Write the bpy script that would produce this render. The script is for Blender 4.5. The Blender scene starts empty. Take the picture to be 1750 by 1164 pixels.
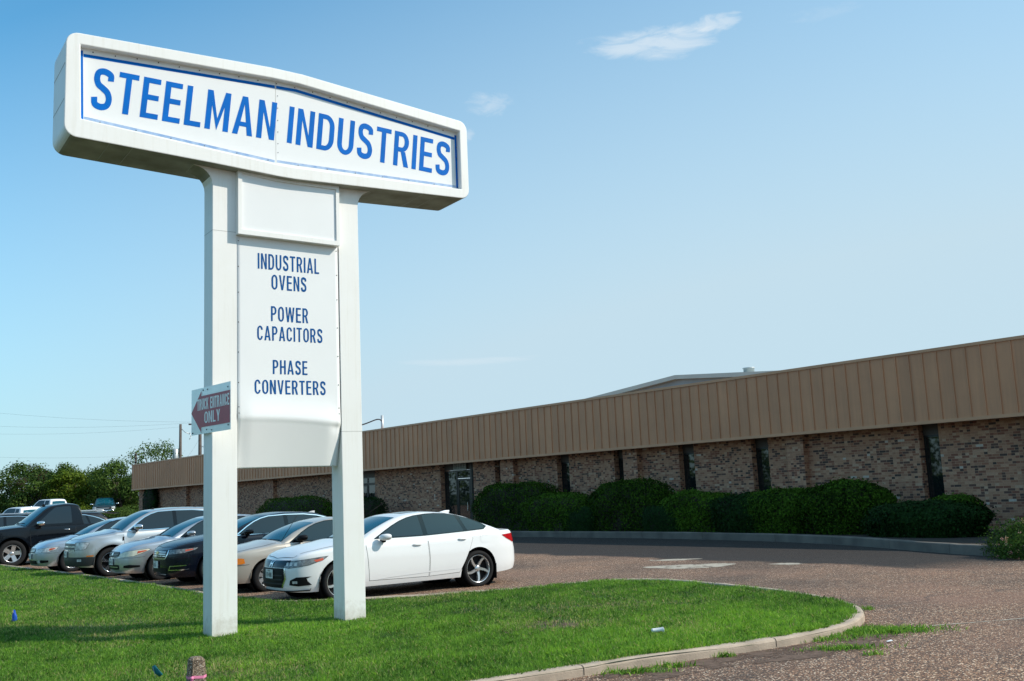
import bpy, bmesh, math, random
import numpy as np
from mathutils import Matrix, Vector

C = bpy.context.scene.collection
sc = bpy.context.scene
rad = math.radians
rng = np.random.default_rng(7)

# ------------------------------------------------------------------ camera
EYE = 1.75
PITCH, ROLL = rad(8.58), rad(2.49)
cam_d = bpy.data.cameras.new("camera")
cam_d.lens = 35.0; cam_d.sensor_width = 36.0; cam_d.clip_end = 3000; cam_d.clip_start = 0.1
cam = bpy.data.objects.new("camera", cam_d); C.objects.link(cam)
_f = Vector((0, math.cos(PITCH), math.sin(PITCH)))
_u0 = Vector((0, -math.sin(PITCH), math.cos(PITCH))); _r0 = Vector((1, 0, 0))
_r = math.cos(ROLL) * _r0 - math.sin(ROLL) * _u0
_u = math.sin(ROLL) * _r0 + math.cos(ROLL) * _u0
M = Matrix.Identity(4)
for i in range(3):
    M[i][0] = _r[i]; M[i][1] = _u[i]; M[i][2] = -_f[i]
M.translation = Vector((0, 0, EYE))
cam.matrix_world = M
sc.camera = cam
FPX = 35.0 / 36.0 * 1750

def ray(px, py):
    return _r * ((px - 875) / FPX) - _u * ((py - 582) / FPX) + _f
def gnd(px, py, z=0.0):
    v = ray(px, py); t = (z - EYE) / v.z
    return Vector((v.x * t, v.y * t, z))
def at_y(px, py, Y):
    v = ray(px, py); t = Y / v.y
    return Vector((v.x * t, Y, EYE + v.z * t))

# ------------------------------------------------------------------ sun, sky, exposure
SUN_AZ, SUN_EL = rad(-6), rad(39)
sun_dir = Vector((math.cos(SUN_EL) * math.cos(SUN_AZ), math.cos(SUN_EL) * math.sin(SUN_AZ), math.sin(SUN_EL)))
sl = bpy.data.lights.new("sun", 'SUN'); sl.energy = 3.2; sl.angle = rad(0.6); sl.color = (1.0, 0.90, 0.77)
so = bpy.data.objects.new("sun", sl); C.objects.link(so)
so.rotation_euler = sun_dir.to_track_quat('Z', 'Y').to_euler(); so.location = (30, -5, 30)

w = bpy.data.worlds.new("World"); sc.world = w; w.use_nodes = True
nt = w.node_tree; nt.nodes.clear()
def N(nt, t, **k):
    n = nt.nodes.new(t)
    for a, b in k.items(): setattr(n, a, b)
    return n
SKY_STRENGTH = 0.145
sky = N(nt, 'ShaderNodeTexSky', sky_type='NISHITA', sun_disc=False, sun_elevation=SUN_EL, sun_rotation=math.pi / 2 - SUN_AZ,
        altitude=100, air_density=1.1, dust_density=0.9, ozone_density=3.0)
tc = N(nt, 'ShaderNodeTexCoord')
def wmath(op, a, b=None, c=None):
    n = N(nt, 'ShaderNodeMath', operation=op)
    for i, v in enumerate((a, b, c)):
        if v is None: continue
        if isinstance(v, (int, float)): n.inputs[i].default_value = v
        else: nt.links.new(v, n.inputs[i])
    return n.outputs[0]
def cloud_mask(cdir, half_w, half_h, scale, thr, soft, amp, stretch=2.5, seed=0.0, power=1.0):
    d = Vector(cdir).normalized()
    side = d.cross(Vector((0, 0, 1))).normalized(); up = side.cross(d)
    def dot(v):
        n = N(nt, 'ShaderNodeVectorMath', operation='DOT_PRODUCT'); nt.links.new(tc.outputs['Generated'], n.inputs[0]); n.inputs[1].default_value = v
        return n.outputs['Value']
    a = dot(side); b = dot(up); f = dot(d)
    cx = N(nt, 'ShaderNodeCombineXYZ')
    nt.links.new(wmath('MULTIPLY', a, scale / stretch), cx.inputs[0]); nt.links.new(wmath('MULTIPLY', b, scale), cx.inputs[1]); cx.inputs[2].default_value = seed
    no = N(nt, 'ShaderNodeTexNoise'); no.inputs['Scale'].default_value = 1.0; no.inputs['Detail'].default_value = 7; no.inputs['Roughness'].default_value = 0.62
    no.inputs['Distortion'].default_value = 0.6
    nt.links.new(cx.outputs[0], no.inputs['Vector'])
    ea = wmath('POWER', wmath('ABSOLUTE', wmath('DIVIDE', a, half_w)), 2.0)
    # crescent: the streak bows upward towards its ends
    bb = wmath('SUBTRACT', b, wmath('MULTIPLY', ea, half_h * 0.55))
    eb = wmath('POWER', wmath('ABSOLUTE', wmath('DIVIDE', bb, half_h)), 2.0)
    fall = wmath('MAXIMUM', wmath('SUBTRACT', 1.0, wmath('ADD', ea, eb)), 0.0)
    front = wmath('GREATER_THAN', f, 0.0)
    v = wmath('ADD', wmath('MULTIPLY', fall, 0.55), wmath('SUBTRACT', no.outputs['Fac'], 0.5))
    mr = N(nt, 'ShaderNodeMapRange', interpolation_type='SMOOTHSTEP'); nt.links.new(v, mr.inputs[0])
    mr.inputs[1].default_value = thr; mr.inputs[2].default_value = thr + soft; mr.inputs[3].default_value = 0; mr.inputs[4].default_value = amp
    g = wmath('MINIMUM', wmath('MULTIPLY', fall, 4.0), 1.0)
    return wmath('MULTIPLY', wmath('MULTIPLY', mr.outputs[0], front), g)
masks = [cloud_mask((0.150, 0.895, 0.413), 0.086, 0.020, 75, 0.16, 0.42, 0.62, 3.2, 1.3),
         cloud_mask((0.205, 0.88, 0.424), 0.030, 0.012, 95, 0.16, 0.40, 0.55, 2.6, 7.7),
         cloud_mask((-0.012, 0.925, 0.372), 0.034, 0.016, 110, 0.22, 0.45, 0.36, 2.0, 4.0),
         cloud_mask((-0.038, 0.936, 0.346), 0.014, 0.010, 140, 0.20, 0.45, 0.36, 1.5, 9.0),
         cloud_mask((0.30, 0.86, 0.42), 0.05, 0.010, 110, 0.26, 0.5, 0.14, 3.0, 3.1),
         cloud_mask((-0.04, 0.99, 0.130), 0.10, 0.006, 120, 0.22, 0.5, 0.34, 8.0, 2.0)]
tot = masks[0]
for m_ in masks[1:]: tot = wmath('ADD', tot, m_)
# summer haze: the blue pales towards the horizon and towards the sun's side
sep = N(nt, 'ShaderNodeSeparateXYZ'); nt.links.new(tc.outputs['Generated'], sep.inputs[0])
hor = wmath('SQRT', wmath('ADD', wmath('ADD', wmath('MULTIPLY', sep.outputs[0], sep.outputs[0]), wmath('MULTIPLY', sep.outputs[1], sep.outputs[1])), 1e-6))
saz = wmath('DIVIDE', sep.outputs[0], hor); elev = wmath('MULTIPLY', wmath('ARCSINE', sep.outputs[2]), 180 / math.pi)
sz_ = wmath('MAXIMUM', saz, -0.50)
hz = wmath('ADD', wmath('ADD', 0.44, wmath('MULTIPLY', sz_, wmath('SUBTRACT', 0.66, wmath('MULTIPLY', sz_, 0.66)))), wmath('MULTIPLY', wmath('SUBTRACT', 25.0, elev), 0.041))
hzr = N(nt, 'ShaderNodeMapRange', interpolation_type='LINEAR'); zen = N(nt, 'ShaderNodeMapRange', interpolation_type='SMOOTHSTEP'); nt.links.new(elev, zen.inputs[0]); zen.inputs[1].default_value = 28; zen.inputs[2].default_value = 60; zen.inputs[3].default_value = 0; zen.inputs[4].default_value = 0.62
nt.links.new(wmath('MAXIMUM', hz, zen.outputs[0]), hzr.inputs[0])
hzr.inputs[1].default_value = 0.0; hzr.inputs[2].default_value = 1.12; hzr.inputs[3].default_value = 0.02; hzr.inputs[4].default_value = 0.97
tint = N(nt, 'ShaderNodeMix', data_type='RGBA', blend_type='MULTIPLY'); tint.inputs['Factor'].default_value = 1.0
nt.links.new(sky.outputs[0], tint.inputs['A']); tint.inputs['B'].default_value = (0.46, 0.96, 1.02, 1)
hmix = N(nt, 'ShaderNodeMix', data_type='RGBA'); nt.links.new(hzr.outputs[0], hmix.inputs['Factor']); nt.links.new(tint.outputs['Result'], hmix.inputs['A']); hmix.inputs['B'].default_value = (2.78, 3.64, 4.16, 1)
mix = N(nt, 'ShaderNodeMix', data_type='RGBA'); nt.links.new(tot, mix.inputs['Factor'])
nt.links.new(hmix.outputs['Result'], mix.inputs['A']); mix.inputs['B'].default_value = (3.9, 4.3, 4.6, 1)
bg = N(nt, 'ShaderNodeBackground'); bg.inputs['Strength'].default_value = SKY_STRENGTH
nt.links.new(mix.outputs['Result'], bg.inputs['Color'])
wo = N(nt, 'ShaderNodeOutputWorld'); nt.links.new(bg.outputs[0], wo.inputs[0])

sc.view_settings.view_transform = 'Standard'; sc.view_settings.look = 'None'
sc.view_settings.exposure = 0.48; sc.view_settings.gamma = 1.0
sc.view_settings.use_curve_mapping = False
sc.cycles.max_bounces = 6; sc.cycles.transparent_max_bounces = 8

# ------------------------------------------------------------------ helpers: objects
def tag(o, label=None, cat=None, group=None, kind=None):
    if label: o['label'] = label
    if cat: o['category'] = cat
    if group: o['group'] = group
    if kind: o['kind'] = kind
    return o
def empty(name, loc=(0, 0, 0), rz=0.0, label=None, cat=None, group=None):
    o = bpy.data.objects.new(name, None); C.objects.link(o)
    o.location = loc; o.rotation_euler = (0, 0, rz); o.empty_display_size = 0.3
    return tag(o, label, cat, group)
def link(name, me, mats=None, parent=None, smooth=False):
    o = bpy.data.objects.new(name, me); C.objects.link(o)
    if mats is not None:
        for m in (mats if isinstance(mats, (list, tuple)) else [mats]): me.materials.append(m)
    if parent is not None: o.parent = parent
    if smooth: me.shade_smooth()
    return o

class MB:
    """collects faces, builds ONE mesh object"""
    def __init__(s): s.v = []; s.f = []; s.sm = []; s.mi = []
    def add(s, vs, fs, smooth=False, mi=0):
        b = len(s.v); s.v += [tuple(p) for p in vs]
        for f in fs: s.f.append(tuple(i + b for i in f)); s.sm.append(smooth); s.mi.append(mi)
        return s
    def box(s, x0, x1, y0, y1, z0, z1, mi=0):
        vs = [(x, y, z) for z in (z0, z1) for y in (y0, y1) for x in (x0, x1)]
        return s.add(vs, [(0, 2, 3, 1), (4, 5, 7, 6), (0, 1, 5, 4), (2, 6, 7, 3), (0, 4, 6, 2), (1, 3, 7, 5)], mi=mi)
    def prism(s, poly, y0, y1, mi=0):            # polygon in (x, z) extruded along y
        n = len(poly)
        vs = [(x, y0, z) for x, z in poly] + [(x, y1, z) for x, z in poly]
        fs = [tuple(range(n)), tuple(range(2 * n - 1, n - 1, -1))]
        fs += [(i, i + n, (i + 1) % n + n, (i + 1) % n) for i in range(n)]
        return s.add(vs, fs, mi=mi)
    def zprism(s, poly, z0, z1, mi=0):
        n = len(poly)
        vs = [(x, y, z0) for x, y in poly] + [(x, y, z1) for x, y in poly]
        fs = [tuple(range(n - 1, -1, -1)), tuple(range(n, 2 * n))]
        fs += [(i, (i + 1) % n, (i + 1) % n + n, i + n) for i in range(n)]
        return s.add(vs, fs, mi=mi)
    def tube(s, pts, r, n=8, mi=0, caps=True):
        pts = [Vector(p) for p in pts]; rs = r if isinstance(r, (list, tuple)) else [r] * len(pts)
        vs = []; fs = []
        for i, p in enumerate(pts):
            d = (pts[min(i + 1, len(pts) - 1)] - pts[max(i - 1, 0)]).normalized()
            a = d.cross(Vector((0, 0, 1)) if abs(d.z) < .9 else Vector((1, 0, 0))).normalized(); b = d.cross(a)
            for k in range(n):
                t = 2 * math.pi * k / n
                vs.append(p + (a * math.cos(t) + b * math.sin(t)) * rs[i])
        for i in range(len(pts) - 1):
            for k in range(n):
                fs.append((i * n + k, i * n + (k + 1) % n, (i + 1) * n + (k + 1) % n, (i + 1) * n + k))
        if caps: fs += [tuple(range(n - 1, -1, -1)), tuple(range((len(pts) - 1) * n, len(pts) * n))]
        return s.add(vs, fs, True, mi)
    def lathe(s, prof, n=32, axis='z', c=(0, 0, 0), mi=0, a0=0.0, a1=2 * math.pi):
        full = abs(a1 - a0 - 2 * math.pi) < 1e-6; m = n if full else n + 1
        vs = []; fs = []
        for k in range(m):
            t = a0 + (a1 - a0) * k / n; ct, st = math.cos(t), math.sin(t)
            for r, h in prof:
                p = {'z': (r * ct, r * st, h), 'y': (r * ct, h, r * st), 'x': (h, r * ct, r * st)}[axis]
                vs.append((p[0] + c[0], p[1] + c[1], p[2] + c[2]))
        L = len(prof)
        for k in range(n):
            k2 = (k + 1) % m
            for j in range(L - 1): fs.append((k * L + j, k2 * L + j, k2 * L + j + 1, k * L + j + 1))
        return s.add(vs, fs, True, mi)
    def build(s, name, mats, parent=None, bevel=0.0, fix=True):
        me = bpy.data.meshes.new(name); me.from_pydata(s.v, [], s.f)
        me.polygons.foreach_set('use_smooth', s.sm); me.polygons.foreach_set('material_index', s.mi)
        if fix:
            bm = bmesh.new(); bm.from_mesh(me); bmesh.ops.recalc_face_normals(bm, faces=bm.faces); bm.to_mesh(me); bm.free()
        me.update()
        o = link(name, me, mats, parent)
        if bevel:
            md = o.modifiers.new('bevel', 'BEVEL'); md.width = bevel; md.segments = 2; md.limit_method = 'ANGLE'; md.angle_limit = rad(40)
            md.harden_normals = False
        return o

def sheet(poly, cell, zf):
    """clipped grid of a 2-D polygon, lifted by zf(x, y)"""
    bm = bmesh.new()
    bm.faces.new([bm.verts.new((x, y, 0)) for x, y in poly])
    xs = [p[0] for p in poly]; ys = [p[1] for p in poly]
    cx, cy = cell if isinstance(cell, (tuple, list)) else (cell, cell)
    for ax, lo, hi, c in ((0, min(xs), max(xs), cx), (1, min(ys), max(ys), cy)):
        k = math.floor(lo / c) + 1
        while k * c < hi - 1e-5:
            co = [0, 0, 0]; co[ax] = k * c; no = [0, 0, 0]; no[ax] = 1
            bmesh.ops.bisect_plane(bm, geom=bm.verts[:] + bm.edges[:] + bm.faces[:], plane_co=co, plane_no=no, dist=1e-6)
            k += 1
    bm.verts.index_update()
    vs = [(v.co.x, v.co.y) for v in bm.verts]; fs = [tuple(v.index for v in f.verts) for f in bm.faces]
    bm.free()
    return [zf(x, y) for x, y in vs], fs

def catmull(pts, per=12, closed=False):
    P = [np.array(p, float) for p in pts]; n = len(P); out = []
    for i in range(n if closed else n - 1):
        p1, p2 = P[i], P[(i + 1) % n]
        p0 = P[i - 1] if (closed or i > 0) else 2 * p1 - p2
        p3 = P[(i + 2) % n] if (closed or i < n - 2) else 2 * p2 - p1
        for k in range(per):
            t = k / per
            out.append(0.5 * (2 * p1 + (p2 - p0) * t + (2 * p0 - 5 * p1 + 4 * p2 - p3) * t * t + (3 * p1 - p0 - 3 * p2 + p3) * t ** 3))
    if not closed: out.append(P[-1])
    return np.array(out)

# ------------------------------------------------------------------ helpers: materials
MATS = {}
def mat(name, col, rough=0.6, metal=0.0, coat=0.0, spec=0.5, var=0.0, vscale=3.0, bump=0.0, bscale=40.0, coords='Object', detail=5, tint2=None, coat_rough=0.03):
    m = bpy.data.materials.new(name); m.use_nodes = True; n = m.node_tree; b = n.nodes['Principled BSDF']
    b.inputs['Base Color'].default_value = (*col, 1); b.inputs['Roughness'].default_value = rough; b.inputs['Metallic'].default_value = metal
    b.inputs['Coat Weight'].default_value = coat; b.inputs['Coat Roughness'].default_value = coat_rough; b.inputs['Specular IOR Level'].default_value = spec
    if var or bump:
        t = n.nodes.new('ShaderNodeTexCoord')
    if var:
        no = n.nodes.new('ShaderNodeTexNoise'); no.inputs['Scale'].default_value = vscale; no.inputs['Detail'].default_value = detail
        n.links.new(t.outputs[coords], no.inputs['Vector'])
        r = n.nodes.new('ShaderNodeValToRGB'); n.links.new(no.outputs['Fac'], r.inputs[0])
        r.color_ramp.elements[0].position = 0.3; r.color_ramp.elements[1].position = 0.7
        c2 = tint2 or tuple(c * (1 - var) for c in col)
        r.color_ramp.elements[0].color = (*c2, 1); r.color_ramp.elements[1].color = (*col, 1)
        n.links.new(r.outputs[0], b.inputs['Base Color'])
    if bump:
        no = n.nodes.new('ShaderNodeTexNoise'); no.inputs['Scale'].default_value = bscale; no.inputs['Detail'].default_value = 4
        n.links.new(t.outputs[coords], no.inputs['Vector'])
        bp = n.nodes.new('ShaderNodeBump'); bp.inputs['Strength'].default_value = bump; bp.inputs['Distance'].default_value = 0.01
        n.links.new(no.outputs['Fac'], bp.inputs['Height']); n.links.new(bp.outputs[0], b.inputs['Normal'])
    MATS[name] = m
    return m
def nodes_of(m): return m.node_tree, m.node_tree.nodes['Principled BSDF']
def ramp(n, stops, const=False):
    r = n.nodes.new('ShaderNodeValToRGB'); e = r.color_ramp.elements
    if const: r.color_ramp.interpolation = 'CONSTANT'
    while len(e) < len(stops): e.new(0.5)
    for el, (p, c) in zip(e, stops): el.position = p; el.color = (*c, 1)
    return r
def mmath(n, op, a, b=None, c=None):
    x = n.nodes.new('ShaderNodeMath'); x.operation = op
    for i, v in enumerate((a, b, c)):
        if v is None: continue
        if isinstance(v, (int, float)): x.inputs[i].default_value = v
        else: n.links.new(v, x.inputs[i])
    return x.outputs[0]
def noise(n, vec, scale, detail=4, rough=0.5):
    x = n.nodes.new('ShaderNodeTexNoise'); x.inputs['Scale'].default_value = scale; x.inputs['Detail'].default_value = detail; x.inputs['Roughness'].default_value = rough
    n.links.new(vec, x.inputs['Vector']); return x.outputs['Fac']
def mixc(n, fac, a, b, mode='MIX'):
    x = n.nodes.new('ShaderNodeMix'); x.data_type = 'RGBA'; x.blend_type = mode
    for s, v in (('Factor', fac), ('A', a), ('B', b)):
        i = x.inputs[s] if s != 'Factor' else x.inputs[0]
        if s != 'Factor': i = [q for q in x.inputs if q.name == s and q.type == 'RGBA'][0]
        if isinstance(v, (int, float)): i.default_value = v
        elif isinstance(v, tuple): i.default_value = (*v, 1)
        else: n.links.new(v, i)
    return [q for q in x.outputs if q.type == 'RGBA'][0]

def leaf_material(name, dark, light, trans=0.35, rough=0.55, spec=0.12):
    m = bpy.data.materials.new(name); m.use_nodes = True; n = m.node_tree; b = n.nodes['Principled BSDF']
    at = n.nodes.new('ShaderNodeAttribute'); at.attribute_name = 'tint'
    r = ramp(n, [(0.0, dark), (1.0, light)]); n.links.new(at.outputs['Fac'], r.inputs[0])
    n.links.new(r.outputs[0], b.inputs['Base Color']); b.inputs['Roughness'].default_value = rough; b.inputs['Specular IOR Level'].default_value = spec
    tr = n.nodes.new('ShaderNodeBsdfTranslucent'); n.links.new(r.outputs[0], tr.inputs['Color'])
    mx = n.nodes.new('ShaderNodeMixShader'); mx.inputs[0].default_value = trans
    n.links.new(b.outputs[0], mx.inputs[1]); n.links.new(tr.outputs[0], mx.inputs[2])
    n.links.new(mx.outputs[0], n.nodes['Material Output'].inputs[0]); MATS[name] = m
    return m

# flat things
def white_paint_material():
    m = mat('white_paint', (0.80, 0.80, 0.775), 0.45, bump=0.04, bscale=30); n, b = nodes_of(m)
    t = n.nodes.new('ShaderNodeTexCoord'); P = t.outputs['Object']; s_ = n.nodes.new('ShaderNodeSeparateXYZ'); n.links.new(P, s_.inputs[0])
    mp = n.nodes.new('ShaderNodeMapping'); mp.inputs['Scale'].default_value = (16, 16, .9); n.links.new(P, mp.inputs[0])
    st = ramp(n, [(0.52, (1, 1, 1)), (0.80, (0.90, 0.885, 0.85))]); n.links.new(noise(n, mp.outputs[0], 1.0, 5, .6), st.inputs[0])
    bl = ramp(n, [(0.30, (0.97, 0.965, 0.95)), (0.62, (1, 1, 1))]); n.links.new(noise(n, P, 1.6, 6, .6), bl.inputs[0])
    c = mixc(n, 1.0, mixc(n, 1.0, (0.83, 0.83, 0.81), st.outputs[0], 'MULTIPLY'), bl.outputs[0], 'MULTIPLY')
    sp = mmath(n, 'SUBTRACT', mmath(n, 'MULTIPLY', noise(n, P, 9, 5, .7), .75), s_.outputs[2]); mr = n.nodes.new('ShaderNodeMapRange'); n.links.new(sp, mr.inputs[0])
    mr.inputs[1].default_value = 0.0; mr.inputs[2].default_value = .30; mr.inputs[3].default_value = 0; mr.inputs[4].default_value = .55
    c = mixc(n, mr.outputs[0], c, (0.36, 0.31, 0.22))
    ru = ramp(n, [(0.62, (0, 0, 0)), (0.72, (1, 1, 1))]); n.links.new(noise(n, mp.outputs[0], 2.2, 4, .7), ru.inputs[0])
    xr = mmath(n, 'LESS_THAN', mmath(n, 'ABSOLUTE', mmath(n, 'SUBTRACT', s_.outputs[0], 1.15)), .35); zr = mmath(n, 'LESS_THAN', mmath(n, 'ABSOLUTE', mmath(n, 'SUBTRACT', s_.outputs[2], 6.19)), .035)
    c = mixc(n, mmath(n, 'MULTIPLY', mmath(n, 'MULTIPLY', xr, zr), mmath(n, 'MULTIPLY', ru.outputs[0], .8)), c, (0.36, 0.16, 0.06))
    n.links.new(c, b.inputs['Base Color'])
mat('underside_paint', (0.40, 0.39, 0.33), 0.7, var=0.45, vscale=3, tint2=(0.22, 0.21, 0.16))
mat('sign_face', (0.82, 0.83, 0.83), 0.30, var=0.03, vscale=1.5)
mat('blue_vinyl', (0.0, 0.150, 0.58), 0.5, spec=0.08, var=0.15, vscale=4)
mat('dark_blue_vinyl', (0.004, 0.090, 0.30), 0.5, spec=0.08, var=0.1, vscale=4)
mat('faded_blue_vinyl', (0.16, 0.30, 0.55), 0.45, var=0.35, vscale=9, tint2=(0.40, 0.52, 0.70))
mat('screw_dark', (0.03, 0.03, 0.03), 0.5)
mat('seam_grey', (0.45, 0.45, 0.43), 0.6)
mat('alu_sheet', (0.80, 0.82, 0.82), 0.35, metal=0.55, var=0.10, vscale=5)
mat('maroon_vinyl', (0.42, 0.028, 0.065), 0.35, var=0.15, vscale=8)
mat('white_vinyl', (0.86, 0.86, 0.85), 0.3)
def bronze_material():
    m = mat('bronze_metal', (0.60, 0.305, 0.155), 0.5); n, b = nodes_of(m)
    t = n.nodes.new('ShaderNodeTexCoord'); s_ = n.nodes.new('ShaderNodeSeparateXYZ'); n.links.new(t.outputs['Object'], s_.inputs[0])
    wn = n.nodes.new('ShaderNodeTexWhiteNoise'); wn.noise_dimensions = '1D'; n.links.new(mmath(n, 'FLOOR', mmath(n, 'DIVIDE', s_.outputs[0], 0.405)), wn.inputs['W'])
    mp = n.nodes.new('ShaderNodeMapping'); mp.inputs['Scale'].default_value = (9, 9, .5); n.links.new(t.outputs['Object'], mp.inputs[0])
    st = noise(n, mp.outputs[0], 1.0, 5, .6); bl = noise(n, t.outputs['Object'], .8, 5, .6)
    k = mmath(n, 'ADD', mmath(n, 'MULTIPLY', wn.outputs['Value'], .10), mmath(n, 'ADD', mmath(n, 'MULTIPLY', st, .28), mmath(n, 'MULTIPLY', bl, .32)))
    r = ramp(n, [(0.20, (0.45, 0.21, 0.105)), (0.55, (0.70, 0.325, 0.16))]); n.links.new(k, r.inputs[0]); n.links.new(r.outputs[0], b.inputs['Base Color'])
mat('bronze_trim', (0.62, 0.32, 0.17), 0.45, var=.15, vscale=1.5)
mat('dark_frame', (0.012, 0.011, 0.011), 0.35)
mat('panel_brown', (0.07, 0.055, 0.045), 0.5)
mat('window_glass', (0.012, 0.016, 0.016), 0.02, spec=0.9)
mat('roof_grey', (0.45, 0.52, 0.49), 0.5, var=0.1, vscale=1)
mat('metal_blue_grey', (0.24, 0.32, 0.38), 0.5, var=0.15, vscale=1)
mat('galvanised', (0.55, 0.57, 0.58), 0.45, metal=0.4, var=0.1, vscale=3)
mat('office_sign', (0.30, 0.31, 0.27), 0.5); mat('office_letters', (0.09, 0.085, 0.07), 0.5)
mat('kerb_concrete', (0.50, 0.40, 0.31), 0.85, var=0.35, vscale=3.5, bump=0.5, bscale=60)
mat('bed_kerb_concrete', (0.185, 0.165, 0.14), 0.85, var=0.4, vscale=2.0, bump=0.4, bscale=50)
mat('concrete', (0.45, 0.42, 0.37), 0.85, var=0.3, vscale=3, bump=0.3, bscale=50)
mat('mulch', (0.035, 0.026, 0.018), 0.95, var=0.5, vscale=8, bump=0.8, bscale=40)
mat('bark', (0.10, 0.075, 0.055), 0.9, var=0.4, vscale=12, bump=0.6, bscale=30)
mat('pole_wood', (0.13, 0.10, 0.085), 0.85, var=0.4, vscale=6)
mat('wire_black', (0.06, 0.06, 0.065), 0.6)
mat('flag_blue', (0.01, 0.10, 0.55), 0.6); mat('flag_teal', (0.012, 0.17, 0.22), 0.6)
mat('pink_ribbon', (0.80, 0.25, 0.42), 0.5, var=0.2, vscale=40)
mat('paper_white', (0.78, 0.78, 0.76), 0.6); mat('paper_red', (0.5, 0.05, 0.05), 0.6)
mat('far_ground', (0.07, 0.09, 0.03), 0.95, var=0.4, vscale=0.2)
# car stuff
mat('tyre', (0.018, 0.018, 0.019), 0.8, spec=0.15, bump=0.2, bscale=60); mat('black_plastic', (0.010, 0.010, 0.011), 0.5, spec=0.12)
mat('gloss_black', (0.005, 0.005, 0.006), 0.06, spec=0.4)
mat('seam_dark', (0.06, 0.06, 0.06), 0.8, spec=0.1); mat('chrome', (0.75, 0.76, 0.77), 0.12, metal=1.0); mat('alloy', (0.62, 0.63, 0.64), 0.25, metal=0.8)
mat('car_glass', (0.003, 0.070, 0.105), 0.02, spec=0.6); mat('tinted_glass', (0.016, 0.024, 0.030), 0.02, spec=0.5)
mat('lamp_clear', (0.80, 0.82, 0.83), 0.12, coat=1.0, var=0.6, vscale=14, tint2=(0.22, 0.24, 0.25)); mat('lamp_dark', (0.05, 0.055, 0.06), 0.06, coat=1.0, var=0.7, vscale=18, tint2=(0.30, 0.32, 0.33))
mat('lamp_hazy', (0.78, 0.77, 0.62), 0.25, coat=0.6, var=0.25, vscale=12)
mat('amber', (0.75, 0.20, 0.01), 0.2, coat=1.0); mat('red_lens', (0.42, 0.006, 0.012), 0.12, coat=1.0); mat('red_amber', (0.60, 0.08, 0.02), 0.2, coat=1.0)
mat('plate_white', (0.70, 0.72, 0.70), 0.4); mat('plate_text', (0.02, 0.02, 0.04), 0.5); mat('gold', (0.55, 0.38, 0.10), 0.3, metal=0.8)
def paint(name, col, metal=0.0, rough=0.35, coat=1.0): return mat(name, col, rough, metal=metal, coat=coat, spec=0.15)
paint('paint_white', (0.78, 0.79, 0.80), rough=0.3); paint('paint_beige', (0.46, 0.42, 0.365), 0.25)
paint('paint_navy', (0.003, 0.005, 0.012), 0.0, 0.25, 0.5); paint('paint_silver', (0.52, 0.54, 0.57), 0.8, 0.33)
paint('paint_silver_warm', (0.55, 0.55, 0.55), 0.8, 0.33); paint('paint_silver_blue', (0.48, 0.53, 0.59), 0.8, 0.33)
paint('paint_black', (0.002, 0.003, 0.005), 0.0, 0.25, 0.5); paint('paint_charcoal', (0.008, 0.010, 0.016), 0.0, 0.3, 0.6); paint('paint_teal', (0.01, 0.035, 0.05), 0.1, 0.3)
mat('cladding_grey', (0.03, 0.032, 0.034), 0.5)
bronze_material(); white_paint_material()
# foliage
leaf_material('tree_leaf', (0.024, 0.058, 0.012), (0.105, 0.170, 0.028)); leaf_material('lime_leaf', (0.07, 0.12, 0.010), (0.17, 0.23, 0.022))
leaf_material('brown_leaf', (0.07, 0.045, 0.03), (0.16, 0.11, 0.07)); leaf_material('hedge_leaf', (0.004, 0.015, 0.002), (0.085, 0.180, 0.015), 0.22, spec=0.05)
leaf_material('dark_hedge_leaf', (0.005, 0.018, 0.005), (0.022, 0.062, 0.012), 0.15, spec=0.06); leaf_material('lantana_leaf', (0.02, 0.05, 0.010), (0.08, 0.15, 0.025), 0.3, spec=0.08)
leaf_material('petal', (0.60, 0.26, 0.25), (0.75, 0.52, 0.30), 0.2)

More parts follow.
